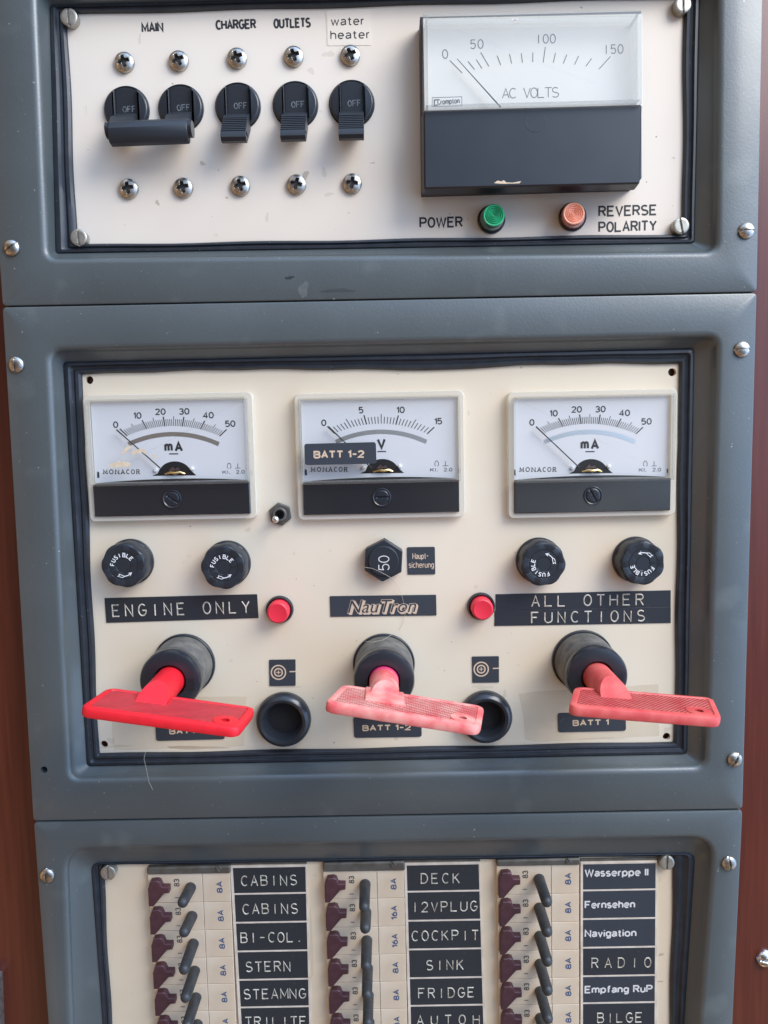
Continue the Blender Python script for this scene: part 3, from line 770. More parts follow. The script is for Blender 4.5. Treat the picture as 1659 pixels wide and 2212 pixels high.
lt.build('maker_mark', MAT['ink_grey'], dl, smooth=0, recalc=False)
n0, n1 = q(894.2 + 470 * .19842, 10.97 + 585 * .19842, 11), q(894.2 + 945 * .19842, 10.97 + 1112 * .19842, 11)
MB().tube([(*n1, 11), (*lerp(n1, n0, .28), 11), (*n0, 11)], [.24, .22, .12], 8).build('needle', MAT['ink_grey'], vm)
ch = MB()
for p in ((595, 30, 6), (603, 26, 5), (588, 25, 4)):
    ch.prism(circ(*q(822.9 + (p[0] - 20) * .504, (p[1] + 62) * .504 - 1, 16), .5, 6, p[0]), 16.0, 16.08)
ch.build('chip', MAT['ink_pale'], cvr)


# ================================================================== indicator lamps
def lamp(lab, base, lens, mb_, ml):
    b = q(*base); t = thing('indicator_lamp', lab, 'indicator light', (*b, 0), 'indicator lamps under the voltmeter')
    MB().lathe(*b, [(4.9, 0), (4.85, .8), (4.5, 1.1), (4.2, 1.0)], 48).build('bezel', MAT['gloss'], t)
    c = q(lens[0], lens[1], 8.5)
    rings = []
    for r, k in ((4.3, 0), (4.2, .35), (3.95, .8), (3.85, .93), (3.7, 1.0)):
        cc = lerp(b, c, k); rings.append([(cc[0] + r * math.cos(a * math.pi / 24), cc[1] + r * math.sin(a * math.pi / 24), 1.0 + 6.5 * k) for a in range(48)])
    lo = MB().loft(rings).build('lens', mb_, t)
    MB().lathe(*c, [(3.7, 7.5), (3.4, 7.8)] + [x for k in range(5) for x in ((3.1 - k * .6, 7.75), (2.92 - k * .6, 7.3), (2.7 - k * .6, 7.3), (2.55 - k * .6, 7.75))] + [(.06, 7.72)], 48).build('lens_top', ml, lo, smooth=25)


lamp('green indicator lamp beside the word POWER', (1061, 475), (1067.5, 463.5), MAT['green_d'], MAT['green'])
lamp('orange red indicator lamp beside the words REVERSE POLARITY', (1236, 469.5), (1241, 459.5), MAT['amber_d'], MAT['amber'])


# ================================================================== three small meters
def small_meter(lab, ctr, maps, kind):
    O = q(*ctr); t = thing('panel_meter', lab, 'meter', (*O, 0), 'small panel meters')
    W2, H2 = 30.4, 22.9
    rot = rad(.15)
    loc = lambda x, z: (O[0] + x * math.cos(rot) - z * math.sin(rot), O[1] + x * math.sin(rot) + z * math.cos(rot))
    P = lambda pts: [loc(*p) for p in pts]
    fl = rquad(P(box2(-W2, -H2, W2, H2)), 2.6, 6)
    inn = P(box2(-28.2, -20.9, 28.2, 20.6))
    fr = rquad(inn, .5, 6)
    fo = MB().loft([[(x, z, .05) for x, z in fl], [(x, z, 2.6) for x, z in fl], [(x, z, 3.0) for x, z in offset(fl, -.4)], [(x, z, 3.0) for x, z in fr], [(x, z, .3) for x, z in fr]]).build('flange', MAT['flange'], t)
    split = lambda x: -9.2 + 1.1 * (1 - (x / 28.2) ** 2)
    xs = [-28.1 + 56.2 * k / 16 for k in range(17)]
    insert = P([(x, split(x)) for x in reversed(xs)] + [(-28.1, -20.8), (28.1, -20.8)])
    io = MB().prism(insert, .3, 3.9, .2).build('lower_cover', MAT['insert'], t)
    sx, sz = loc(.1 if kind != 'V' else .2, -14.9)
    MB().lathe(sx, sz, [(3.4, 3.85), (3.4, 4.3), (3.1, 4.4), (2.75, 4.15), (2.7, 3.92)], 40, cap=False).build('screw_collar', MAT['gloss'], io)
    a = {'mA': rad(-35), 'V': 0.0, 'mA2': rad(-62)}[kind]
    f = slotfn(2.6, .5, .3, .35, .45, False)
    MB().head(sx, sz, 2.6, lambda x, y: 3.9 + f(x, y), a + math.pi / 2, 14, 40, 3.8).build('adjuster', MAT['gloss'], io, smooth=40)
    dz = P([(x, split(x) + .35) for x in xs] + [(28.0, 20.4), (-28.0, 20.4)])
    dlo = MB().sheet(dz, 1.5).build('dial', MAT['dial'], t, smooth=0)
    # window: walls and pane
    wo = rquad(P([(-28.6, 20.9), (-28.6, -9.6), (28.6, -9.6), (28.6, 20.9)]), .9, 5)
    wi = offset(wo, -1.0)
    wl = MB().loft([[(x, z, 2.0) for x, z in wo], [(x, z, 6.4) for x, z in wo], [(x, z, 6.9) for x, z in offset(wo, -.5)], [(x, z, 6.9) for x, z in wi], [(x, z, 6.2) for x, z in offset(wo, -1.25)]]).build('window', MAT['rim'], t)
    MB().sheet(offset(wo, -1.2), 6.25).build('pane', MAT['pane'], wl, smooth=0)
    h = 1.55
    g = lambda cx, cy: q(maps[0] + cx * .23148, maps[1] + cy * .23148, h)
    dx, dy = (0, 0) if kind != 'V' else (18, -22)
    G = lambda cx, cy: g(cx + dx, cy + dy)
    tk, tb = MB(), MB()
    n = 50 if kind != 'V' else 30
    for i in range(n + 1):
        th = rad(-46.8 + 93.6 * i / n)
        major = i % 10 == 0; mid = i % 5 == 0
        d = (math.sin(th), -math.cos(th)); p0 = (838, 918)
        def hit(cc, Rr):
            ox, oy = p0[0] - cc[0], p0[1] - cc[1]; bq = ox * d[0] + oy * d[1]
            s = -bq + math.sqrt(bq * bq - (ox * ox + oy * oy - Rr * Rr)); return (p0[0] + d[0] * s, p0[1] + d[1] * s)
        inner = hit((832, 1463), 1043); outer = hit((828, 1432), 1102 - (0 if mid else 26))
        (tb if major else tk).ribbon([G(*inner), G(*outer)], .42 if major else (.22 if n == 50 else .26), h, h)
    tk.v += []
    sc_ = MB(); sc_.add(tk.v, tk.f); sc_.add(tb.v, tb.f)
    sc_.build('scale', MAT['ink'], dlo, smooth=0, recalc=False)
    bc = [(838 + 992 * math.sin(rad(-25.2 + 50.4 * k / 24)), 1480 - 992 * math.cos(rad(-25.2 + 50.4 * k / 24))) for k in range(25)]
    MB().ribbon([G(x, y + 8) for x, y in bc], 1.55, h, h).build('mirror_band', MAT['mirror'], dlo, smooth=0, recalc=False)
    lt = MB()
    nums = [('0', 297, 408), ('10', 500, 323), ('20', 715, 287), ('30', 937, 284), ('40', 1162, 320), ('50', 1367, 399)] if kind != 'V' else [('0', 320 - 18, 390 + 22), ('5', 668 - 18, 272 + 22), ('10', 1037 - 18, 270 + 22), ('15', 1388 - 18, 376 + 22)]
    for s, cx, cy in nums: lt.sign(s, G(cx, cy), rad(.8), 2.35, .4, h, 1.0)
    if kind == 'V':
        lt.sign('V', G(840, 607), rad(.8), 3.9, .85, h, 1.0); lt.ribbon([G(802, 681), G(882, 680)], .4, h, h)
    else:
        lt.sign('m', G(790, 610), rad(.8), 3.9, .8, h, .74); lt.sign('A', G(885, 615), rad(.8), 3.7, .85, h, .95); lt.ribbon([G(796, 681), G(882, 680)], .4, h, h)
    lt.line('KI.', G(1295, 868), G(1368, 867), 1.3, .2, h); lt.line('2.0', G(1422, 866), G(1502, 865), 1.3, .2, h)
    lt.ribbon([G(1338, 812), G(1340, 785), G(1348, 768), G(1362, 768), G(1372, 785), G(1374, 812)], .18, h, h); lt.ribbon([G(1342, 814), G(1350, 814)], .18, h, h); lt.ribbon([G(1362, 814), G(1372, 814)], .18, h, h)
    lt.ribbon([G(1412, 814), G(1462, 813)], .18, h, h); lt.ribbon([G(1437, 770), G(1437, 811)], .18, h + .002, h + .002)
    lt.build('lettering', MAT['ink'], dlo, smooth=0, recalc=False)
    # maker's name in wide slab letters
    mk = MB(); xs_ = [178, 232, 288, 342, 392, 436, 486]; x1s = [226, 282, 336, 388, 432, 482, 528]
    for chx, a0, a1 in zip('MONACOR', xs_, x1s):
        pl = G(a0 + 5, 870); pr = G(a1 - 5, 870)
        mk.line(chx, pl, pr, 1.75, .27, h)
        if chx in 'MNAR':
            for bx in (a0 + 8, a1 - 8): mk.ribbon([G(bx - 8, 866), G(bx + 8, 866)], .22, h + .003, h + .003)
    mk.build('maker_mark', MAT['ink'], dlo, smooth=0, recalc=False)
    # dark cut-out with the moving coil behind it
    co = [(640, 885), (690, 862), (712, 815)] + [(850 + 150 * math.cos(rad(a)), 868 - 118 * math.sin(rad(a))) for a in range(155, 20, -9)] + [(1010, 845), (1050, 880)]
    MB().sheet([G(*p) for p in co], h + .03).build('cutout', MAT['hole'], dlo, smooth=0)
    mv = MB()
    for (cx, cy) in ((672, 833), (1012, 818)): c = G(cx, cy); mv.lathe(*c, [(.75, 1.6), (.75, 2.2), (.4, 2.5)], 16)
    mv.build('pivot_post', MAT['white'], dlo)
    c0 = G(850, 862)
    MB().tube([(*G(760, 868), 1.9), (*G(815, 852), 2.4), (*G(860, 858), 2.6), (*G(905, 850), 2.4), (*G(945, 866), 1.9)], [.35, .5, .55, .45, .35], 8).build('coil_spring', MAT['brass'], dlo)
    MB().prism([G(*p) for p in ((790, 840), (830, 800), (850, 822), (882, 806), (900, 842), (860, 836))], 1.6, 2.0).build('coil', mat('dark_coil', (.16, .10, .09), .35, .4, var=.5, vscale=900), dlo)
    mk2 = MB()
    mk2.prism([G(*p) for p in ((126, 846), (126, 902), (146, 902), (143, 850))], 1.55, 1.62); mk2.prism([G(*p) for p in ((1568, 838), (1556, 842), (1556, 880), (1568, 880))], 1.55, 1.62)
    mk2.build('stop_mark', MAT['ink'], dlo, smooth=0)
    hn = 3.4
    gn = lambda cx, cy: q(maps[0] + (cx + dx) * .23148, maps[1] + (cy + dy) * .23148, hn)
    e0, e1 = {'mA': ((305, 455), (712, 812)), 'mA2': ((305 + 33, 450), (738, 828)), 'V': ((345, 447), (750, 838))}[kind]
    MB().tube([(*gn(*e1), hn), (*lerp(gn(*e1), gn(*e0), .72), hn), (*gn(*e0), hn)], [.24, .22, .30], 8).build('needle', MAT['ink'], t)
    return t, fo, wl


m1, _, w1 = small_meter('left small meter, scale to 50, torn paper scraps stuck on its window', (373, 987.4), (181.04, 822.9), 'mA')
m2, _, w2 = small_meter('middle small meter with scale to 15 volts and a black sticker on its window', (821.5, 984), (625.4, 822.9), 'V')
m3, _, w3 = small_meter('right small meter, scale to 50 with bright mirror band, window clean', (1274.6, 980.5), (1080.3, 818.0), 'mA2')
# torn paper left on the first window
pg = lambda cx, cy: q(181.04 + cx * .23148, 822.9 + cy * .23148, 6.3)
TORN = [[(345, 690), (352, 665), (372, 650), (395, 618), (425, 596), (436, 628), (405, 655), (380, 672)], [(440, 668), (455, 652), (500, 640), (535, 632), (575, 640), (582, 668), (572, 684), (548, 664), (510, 672), (470, 692)], [(632, 685), (645, 680), (690, 712), (680, 728), (660, 718)], [(228, 792), (250, 775), (300, 760), (330, 745), (345, 757), (405, 752), (436, 775), (425, 802), (360, 800), (262, 808), (248, 796)]]
for i, pts in enumerate(TORN):
    o = MB().prism([pg(*p) for p in pts][::-1], 6.28, 6.45).build('paper_scrap', MAT['paper'], origin=(*pg(*pts[0]), 6.28), smooth=0)
    tag(o, ['upright torn paper scrap left of the needle on the left meter', 'torn paper scrap across the needle of the left meter', 'smallest torn paper scrap right of the needle on the left meter', 'torn paper scrap just above the maker name on the left meter'][i], 'paper scrap', 'paper scraps on the left meter')


# ================================================================== flat labels
def label_plate(name, lab, corners, r, m, h0=.02, h1=.35, cat='label', group=None, ph=0.0):
    pts = qs(corners, ph); o = (sum(p[0] for p in pts) / 4, sum(p[1] for p in pts) / 4, h0)
    mb = MB().prism(rquad(pts, r, 4), h0, h1, .08)
    return tag(mb.build(name, m, origin=o), lab, cat, group)


vg = lambda cx, cy: (625.4 + cx * .23148, 822.9 + cy * .23148)
bl = label_plate('name_label', 'black BATT 1-2 sticker on the window of the middle meter', [vg(137, 587), vg(143, 786), vg(812, 772), vg(806, 570)], 1.0, MAT['matte'], 6.35, 6.75, ph=6.7)
word(bl, 'BATT 1-2', vg(225, 725), vg(700, 718), 2.75, 6.8, MAT['ink_tan'], .03)
for lab, cs, txt, wl_, wr_ in (
        ('black BATT 2 label half hidden behind the bright red key', [(336, 1564), (338, 1600), (486, 1596), (484, 1560)], 'BATT 2', (366, 1586.5), (448, 1584)),
        ('black BATT 1-2 label below the pale pink key on the plate', [(763, 1549), (765.5, 1593.5), (911, 1591), (910, 1546)], 'BATT 1-2', (783, 1579.5), (888, 1577.5)),
        ('black BATT 1 label with a scratch, below the coral key', [(1204.5, 1540), (1206, 1581.5), (1352, 1578), (1351, 1537)], 'BATT 1', (1237, 1568.5), (1315, 1566.5))):
    o = label_plate('name_label', lab, cs, 1.0, MAT['matte'], group='BATT labels under the keys'); word(o, txt, wl_, wr_, 2.35, .4, MAT['ink_tan'], .028)
    if txt == 'BATT 1': MB().ribbon(qs([(1210, 1561), (1219, 1551)], .38), .5, .38, .38).build('scratch', MAT['ink_dim'], o, smooth=0)
o = label_plate('name_label', 'small square black label with German words beside the hexagonal fuse', [(879.2, 1181.8), (880.8, 1241), (940.3, 1240.4), (939.3, 1181)], .5, MAT['matte'])
word(o, 'Haupt-', (891, 1208), (926, 1207.5), 2.3, .4, MAT['ink_tan'], .0); word(o, 'sicherung', (883, 1227), (937.5, 1226.5), 2.3, .4, MAT['ink_tan'], .0)
o = label_plate('name_label', 'black maker plate with outlined italic lettering in the centre of the plate', [(712.5, 1287.5), (714, 1332), (943, 1329), (942, 1284.5)], .3, MAT['matte'])
for txt, a, b in (('NauTron', (752, 1325), (897, 1322.5)),):
    word(o, txt, (a[0] + 2, a[1] + 1.5), (b[0] + 3, b[1] + 1.5), 5.0, .40, MAT['ink_tan'], .045, sh=.28)
    word(o, txt, (a[0] - 1.5, a[1] - .2), (b[0] - .3, b[1] - .2), 5.0, .43, MAT['ink_tan'], .03, sh=.28, name='outline')
    word(o, txt, (a[0] - .6, a[1] - .8), (b[0] - 1.2, b[1] - .8), 4.75, .46, MAT['matte'], .0, sh=.28, name='lettering_fill')
for lab, x0, x1, y0, y1 in (('small square black symbol label above the left black socket', 581.5, 638.5, 1424.5, 1481), ('small square black symbol label above the right black socket', 1019.5, 1077.5, 1417.5, 1474)):
    o = label_plate('symbol_label', lab, [(x0, y0 + .5), (x0 + 1, y1 + .5), (x1 + .3, y1 - .5), (x1, y0 - .5)], .3, MAT['matte'], group='socket symbol labels')
    c = q(x0 + 20, y0 + 28, .4); mb = MB()
    for r in (2.65, 1.45): mb.ribbon(circ(*c, r, 36), .5, .4, .4, closed=True)
    mb.ribbon([(c[0] - .8, c[1]), (c[0] + .8, c[1])], .32, .4, .4); mb.ribbon([(c[0], c[1] - .8), (c[0], c[1] + .8)], .32, .405, .405)
    mb.ribbon([q(x1 - 13, y0 + 26.5, .4), q(x1 + .2, y0 + 26, .4)], .45, .4, .4)
    mb.build('symbol', MAT['ink_tan'], o, smooth=0, recalc=False)


def dymo_label(lab, corners, txt, a, b, cap, group, wch=.6, w=.55, m='tape_black', h0=.02, h1=.3):
    o = label_plate('embossed_label', lab, corners, .12, MAT[m], h0, h1, group=group)
    MB().dymo(txt, q(*a, h1), q(*b, h1), cap, w, h1 - .02, h1 + .2, wch, .06).build('lettering', MAT['emboss'], o, smooth=60)
    return o


eg = lambda cx, cy: (208.5 + cx * .21164, 1141 + cy * .21164)
ag = lambda cx, cy: (1097.2 + cx * .23148, 1141.1 + cy * .23148)
GD = 'embossed labels on the middle plate'
dymo_label('black embossed label reading ENGINE ONLY', [eg(82, 712), eg(102, 965), eg(1655, 915), eg(1640, 672)], 'ENGINE ONLY', eg(166, 903), eg(1562, 860), 4.3, GD, .62)
dymo_label('black embossed label reading ALL OTHER, upper of the two strips', [(1070.5, 1283.5), (1070.5, 1318.5), (1448.5, 1310.5), (1448.5, 1274.8)], 'ALL OTHER', ag(222, 730), ag(1262, 714), 4.0, GD, .68)
dymo_label('black embossed label reading FUNCTIONS, lower of the two strips', [(1068.5, 1319), (1068, 1352), (1448.5, 1345.5), (1448.5, 1311)], 'FUNCTIONS', ag(220, 884), ag(1272, 866), 4.0, GD, .66)

# ================================================================== small parts of the middle plate
tsw = thing('mini_toggle', 'small chrome toggle switch with hexagonal nut between two meters', 'switch', q3(605, 1109))
c = q(606, 1110)
hx = [(c[0] + 4.35 * math.cos(rad(60 * k + 38)), c[1] + 4.35 * math.sin(rad(60 * k + 38))) for k in range(6)]
MB().prism(rquad(hx, .5, 3), .02, 1.5, .35).build('nut', MAT['nut'], tsw)
MB().lathe(*c, [(2.55, 1.4), (2.55, 2.9), (2.3, 3.1), (1.75, 3.0), (1.7, 1.6)], 32).build('bushing', MAT['nut'], tsw)
MB().lathe(*c, [(1.72, 1.7), (.05, 1.72)], 24).build('bore', MAT['hole'], tsw)
MB().tube([(*c, 1.7), (c[0] - .7, c[1] - 1.0, 6.5), (c[0] - 1.0, c[1] - 1.4, 8.5)], [.8, 1.0, 1.25], 16, round_end=True).build('lever', MAT['chrome'], tsw)

K7 = lambda a, h: 1 - .05 * (.5 + .5 * math.cos(7 * a)) ** 1.5 if h > 2.2 else 1


def fuse_knob(lab, base, rot):
    c = q(*base)
    t = thing('fuse_holder', lab, 'fuse holder', (*c, 0), 'round fuse holders')
    MB().lathe(*c, [(8.5, 0), (8.5, 1.2), (8.2, 1.6), (7.2, 1.8)], 64).build('base', MAT['black'], t)
    kn = MB().lathe(*c, [(7.6, 1.6), (8.2, 2.0), (8.25, 2.3), (8.3, 3.0), (8.2, 7.6), (7.9, 8.4), (7.3, 8.8), (5.35, 8.8), (5.25, 8.65), (5.0, 8.65), (4.9, 8.8), (2.75, 8.8), (2.65, 8.65), (2.5, 8.62), (2.4, 8.75), (.05, 8.75)], 112, rf=lambda a, h: K7(a - rot, h) if 2.2 < h < 8.79 and True else 1).build('knob', MAT['black'], t)
    L = MB()
    for i, chx in enumerate('FUSIBLE'):
        a = rot + rad(172 - i * 21.5 - (3 if i > 3 else 0))
        L.sign(chx, (c[0] + 3.85 * math.cos(a), c[1] + 3.85 * math.sin(a)), a - math.pi / 2, 1.6, .27, 8.86)
    a0, a1 = rot + rad(243), rot + rad(312)
    pt = lambda a, r: (c[0] + r * math.cos(a), c[1] + r * math.sin(a))
    L.ribbon([pt(a0 + (a1 - a0) * (.42 + .58 * k / 8), 3.85) for k in range(9)], .3, 8.86, 8.86)
    L.ribbon([pt(a0 + (a1 - a0) * .45, 3.9), pt(a0 + (a1 - a0) * .3, 4.3), pt(a0 - .04, 4.35), pt(a0 + .06, 3.9), pt(a0 - .02, 3.45), pt(a0 + (a1 - a0) * .3, 3.5)], .22, 8.865, 8.865, closed=True)
    L.ribbon([pt(a1, 3.85), pt(a1 - .16, 4.45), pt(a1 + .1, 3.85), pt(a1 - .16, 3.25)], .25, 8.87, 8.87, closed=True)
    L.build('lettering', MAT['white'], kn, smooth=0, recalc=False)
    return t


fuse_knob('round black fuse holder at the far left above ENGINE ONLY', (283.5, 1213), rad(0))
fuse_knob('round black fuse holder above the word ONLY', (492.5, 1216.5), rad(-2))
fuse_knob('round black fuse holder left above ALL OTHER', (1163.5, 1210), rad(121))
fuse_knob('round black fuse holder at the far right with wavy knob edge', (1371.5, 1208), rad(157))

hf = thing('hexagonal_fuse', 'black hexagonal main fuse cap marked 50', 'fuse', q3(829, 1211))
c = q(828.5, 1211.5, 5); hx = [(c[0] + 7.75 * math.cos(rad(60 * k + 86)), c[1] + 7.75 * math.sin(rad(60 * k + 86))) for k in range(6)]
MB().prism(rquad(hx, .3, 2), 0, 5, .3).build('cap', MAT['black'], hf)
b = MB().lathe(*c, [(5.5, 4.9), (5.5, 5.5), (5.2, 5.8), (4.9, 5.8)], 48).build('disc', MAT['black'], hf)
tx = MB(); sc5 = (c[0] + .3, c[1] - 2.7)
tx.dymo('50', (c[0] + 1.95, c[1] - 3.3), (c[0] + 1.95, c[1] + 1.9), 3.7, .33, 5.84, 5.84, .62)
tx.build('lettering', MAT['ink_pale'], b, smooth=0, recalc=False)

for lab, (bx, by), (cx, cy) in (('round red push button right of ENGINE ONLY', (604.5, 1316), (603.5, 1317)), ('round red push button left of ALL OTHER FUNCTIONS', (1038.5, 1309), (1041, 1310))):
    c = q(bx, by); t = thing('push_button', lab, 'push button', (*c, 0), 'red push buttons')
    MB().lathe(*c, [(5.15, 0), (5.1, 1.2), (4.7, 1.8), (4.3, 1.6), (4.2, .6)], 48).build('bezel', MAT['gloss'], t)
    MB().lathe(*c, [(4.05, .6), (4.0, 5.2), (3.75, 5.9), (3.3, 6.2), (2.9, 6.1)], 48).build('cap', MAT['button'], t)

for lab, (bx, by), r in (('round black rubber socket between the red and pink keys', (612, 1556), 10.3), ('round black rubber socket partly behind the pink key', (1050, 1550.5), 9.9)):
    c = q(bx, by, 3); t = thing('power_socket', lab, 'socket', (*c, 0), 'round sockets on the middle plate')
    MB().lathe(*c, [(r - .3, 0), (r, 1.5), (r - .1, 3.2), (r - .8, 4.6), (r - 1.9, 5.2), (r - 2.9, 4.9), (r - 3.7, 3.6), (r - 4.1, 1.5), (r - 4.4, .2)], 64, cap=False).build('rim', MAT['gloss'], t)
    MB().lathe(*c, [(r - 4.35, .3), (.05, .25)], 40).build('bore', MAT['hole'], t)

# ================================================================== red keys in their switches


def key_switch(lab, klab, base, corners, mk, mkk, hb=33, hfr=53, taper=0.0, collar=False):
    c = q(*base)
    t = thing('battery_switch', lab, 'switch', (*c, 0), 'battery switches with keys')
    MB().lathe(*c, [(11.55, 0), (11.5, 1.1), (11.2, 1.4), (10.9, 1.3)], 64, cap=False).build('base_ring', MAT['black'], t)
    MB().lathe(*c, [(10.8, .5), (10.75, 16)], 64, cap=False).build('barrel', MAT['dusty'], t)
    col = MB().lathe(*c, [(10.5, 15.6), (10.75, 16.2), (10.7, 19.2), (10.2, 20.2), (9.2, 20.5), (5.9, 20.5), (5.6, 20.2), (5.5, 12)], 64, cap=True).build('collar', MAT['gloss'], t)
    MB().prism(box2(c[0] + 5.7, c[1] - 3.3, c[0] + 8.6, c[1] + .8), 20.4, 20.56).build('notch', MAT['hole'], col, smooth=0)
    # the key
    TL, TR, BR, BL = corners
    p = [Vector(q3(*TL, hb)), Vector(q3(*BL, hfr)), Vector(q3(*BR, hfr)), Vector(q3(*TR, hb))]     # back-left, front-left, front-right, back-right
    k = thing('switch_key', klab, 'key', (*c, hb), 'keys in the battery switches')
    ex = ((p[3] - p[0]) + (p[2] - p[1])).normalized(); ey = ((p[1] - p[0]) + (p[2] - p[3])); ey = (ey - ex * ey.dot(ex)).normalized(); n = ex.cross(ey)
    if n.y < 0: n = -n
    o = (p[0] + p[1] + p[2] + p[3]) / 4
    L2 = [((v - o).dot(ex), (v - o).dot(ey)) for v in p]
    if sum(L2[i][0] * L2[(i + 1) % 4][1] - L2[(i + 1) % 4][0] * L2[i][1] for i in range(4)) < 0: L2 = L2[::-1]
    inset = lambda d: rquad(offset(L2, -d), max(.8, 3.6 - d), 6)
    T3 = lambda poly, w: [tuple(o + ex * a + ey * b_ + n * w) for a, b_ in poly]
    th = 3.6
    mb = MB().loft([T3(inset(.9), -th), T3(inset(.25), -th + .35), T3(inset(0), -th + 1), T3(inset(0), -.9), T3(inset(.25), -.3), T3(inset(.9), 0), T3(inset(1.9), 0), T3(inset(2.2), -.35)], True, True)
    pl = mb.build('handle', MAT[mk], k)
    # ring hole near the right-hand front corner
    fr_ = max(L2, key=lambda v: v[0] + v[1] * .3)
    hx_, hy_ = fr_[0] - 5.2, fr_[1] - 5.0
    def disc(r, w0, w1, nn=24):
        return MB().loft([[tuple(o + ex * (hx_ + r * math.cos(2 * math.pi * i / nn)) + ey * (hy_ + r * math.sin(2 * math.pi * i / nn)) + n * w) for i in range(nn)] for w in (w0, w1)], True, True)
    gp = inset(2.3)
    gm = MB().loft([T3(gp, -.5), T3(inset(2.32), -.2)], True, True)
    gr = gm.build('grip', MAT[mkk], pl)
    bs = MB().loft([[tuple(o + ex * (hx_ + r * math.cos(2 * math.pi * i / 24)) + ey * (hy_ + r * math.sin(2 * math.pi * i / 24)) + n * w) for i in range(24)] for r, w in ((4.1, -.4), (4.0, .0), (3.7, .05))], True, True).build('boss', MAT[mk], pl)
    for ob in (pl, gr, bs): cut(ob, disc(1.35, -8, 4))
    # shaft: round, its end shaved by a slanting flat where it meets the handle
    h1 = hfr - 8
    rs = 5.0
    bm = bmesh.new()
    axis = []
    nseg = 40
    rings = []
    for h in (10, 21, 27, 33, 38, h1):
        rings.append([(c[0] + rs * math.cos(2 * math.pi * i / nseg), c[1] + rs * math.sin(2 * math.pi * i / nseg), h) for i in range(nseg)])
    sh = MB().loft(rings, True, True)
    vs_ = [bm.verts.new(Vector(v)) for v in sh.v]
    for f in sh.f: bm.faces.new([vs_[i] for i in f])
    # slanting flat: through a point above the axis near the handle's back edge, down to the handle near its front
    top = Vector((c[0], c[1] + rs, 34.0)); low = Vector((c[0], c[1] - 2.6, h1 + 1.5))
    nn = Vector((0, 1, 0)); d_ = (low - top).normalized(); pn = ex.cross(d_).normalized()
    if pn.z < 0 and pn.y < 0: pn = -pn
    geom = bm.verts[:] + bm.edges[:] + bm.faces[:]
    r_ = bmesh.ops.bisect_plane(bm, geom=geom, plane_co=top, plane_no=pn if pn.y > 0 else -pn, clear_outer=True)
    ed = [e_ for e_ in r_['geom_cut'] if isinstance(e_, bmesh.types.BMEdge)]
    bmesh.ops.contextual_create(bm, geom=ed)
    bm.verts.index_update()
    mb = MB().add([tuple(v.co) for v in bm.verts], [tuple(v.index for v in f.verts) for f in bm.faces]); bm.free()
    mb.build('shaft', MAT[mk], k, smooth=30)
    if collar:
        sh2 = MB().lathe(*c, [(5.15, 18), (5.12, 21.7), (5.02, 22.1)], 40, cap=False).build('shaft_root', mat('hot_pink_plastic', (.72, .05, .16), .5), k)
        s0 = (o + ex * ((Vector((c[0], c[1], 43)) - o).dot(ex)))
        bxp = [((Vector((c[0], c[1], 40)) - o).dot(ex) + a, (L2[0][1] + L2[1][1]) / 2 + b_) for a, b_ in ((-6.3, -9.3), (6.3, -9.3), (6.3, 3.0), (-6.3, 3.0))]
        MB().loft([T3(bxp, -.5), T3(bxp, .25), T3(offset(bxp, -.5), .55)], False, True).build('pad', MAT[mk], pl)
    return t, k


zk = lambda x0: (lambda cx, cy: (x0 + cx * .26455, 1338.6 + cy * .26455))
z1, z3 = zk(164.6), zk(1152.0); z2 = lambda cx, cy: (658.3 + cx * .28109, 1338.6 + cy * .28109)
key_switch('black cylindrical switch holding the bright red key', 'bright red plastic key with ribbed handle in the left switch', (398.5, 1434), [z1(262, 556), z1(1475, 700), z1(1330, 898), z1(22, 700)], 'red', 'red_k')
key_switch('black cylindrical switch holding the pale pink key', 'pale pink faded plastic key in the middle switch', (829.2, 1433.5), [z2(292, 498), z2(1385, 650), z2(1355, 830), z2(150, 622)], 'pink', 'pink_k', collar=True)
key_switch('black cylindrical switch holding the coral key at the right', 'coral red faded plastic key reaching over the right frame', (1258.5, 1426), [z3(335, 548), z3(1470, 622), z3(1545, 812), z3(290, 690)], 'coral', 'coral_k')

# yellowed tape round two of the labels
for pts in ([(241, 1507), (243, 1605), (246, 1621), (527, 1612), (532, 1504)], [(1120, 1499), (1152, 1494), (1422, 1478), (1424, 1590), (1160, 1603), (1134, 1598), (1130, 1545)]):
    MB().sheet(qs(pts[::-1]), .015).build('tape_film', MAT['tape'], p_mi, smooth=0)

# loose hairs
for lab, pts in (('long fine hair hanging over the hexagonal fuse and maker plate', [(786, 1225, 6), (805, 1228, 6.2), (823, 1236, 6.3), (845, 1248, 5.6), (860, 1268, 1.5), (869, 1290, .9), (876, 1320, .9), (872, 1345, .5), (861, 1363, .6), (845, 1372, 8), (826, 1383, 10), (802, 1387, 10), (788, 1385, 9)]), ('short pale hair lying on the middle frame below the bright red key', [(330, 1611, 3), (315, 1622, 4), (311, 1640, 7), (316, 1660, 8.3), (322, 1690, 8.3), (330, 1706, 8.3)])):
    P = [q3(*p) for p in pts]
    o = MB().tube(P, .055, 6).build('hair', MAT['hair'], origin=P[0]); tag(o, lab, 'hair', 'loose hairs')

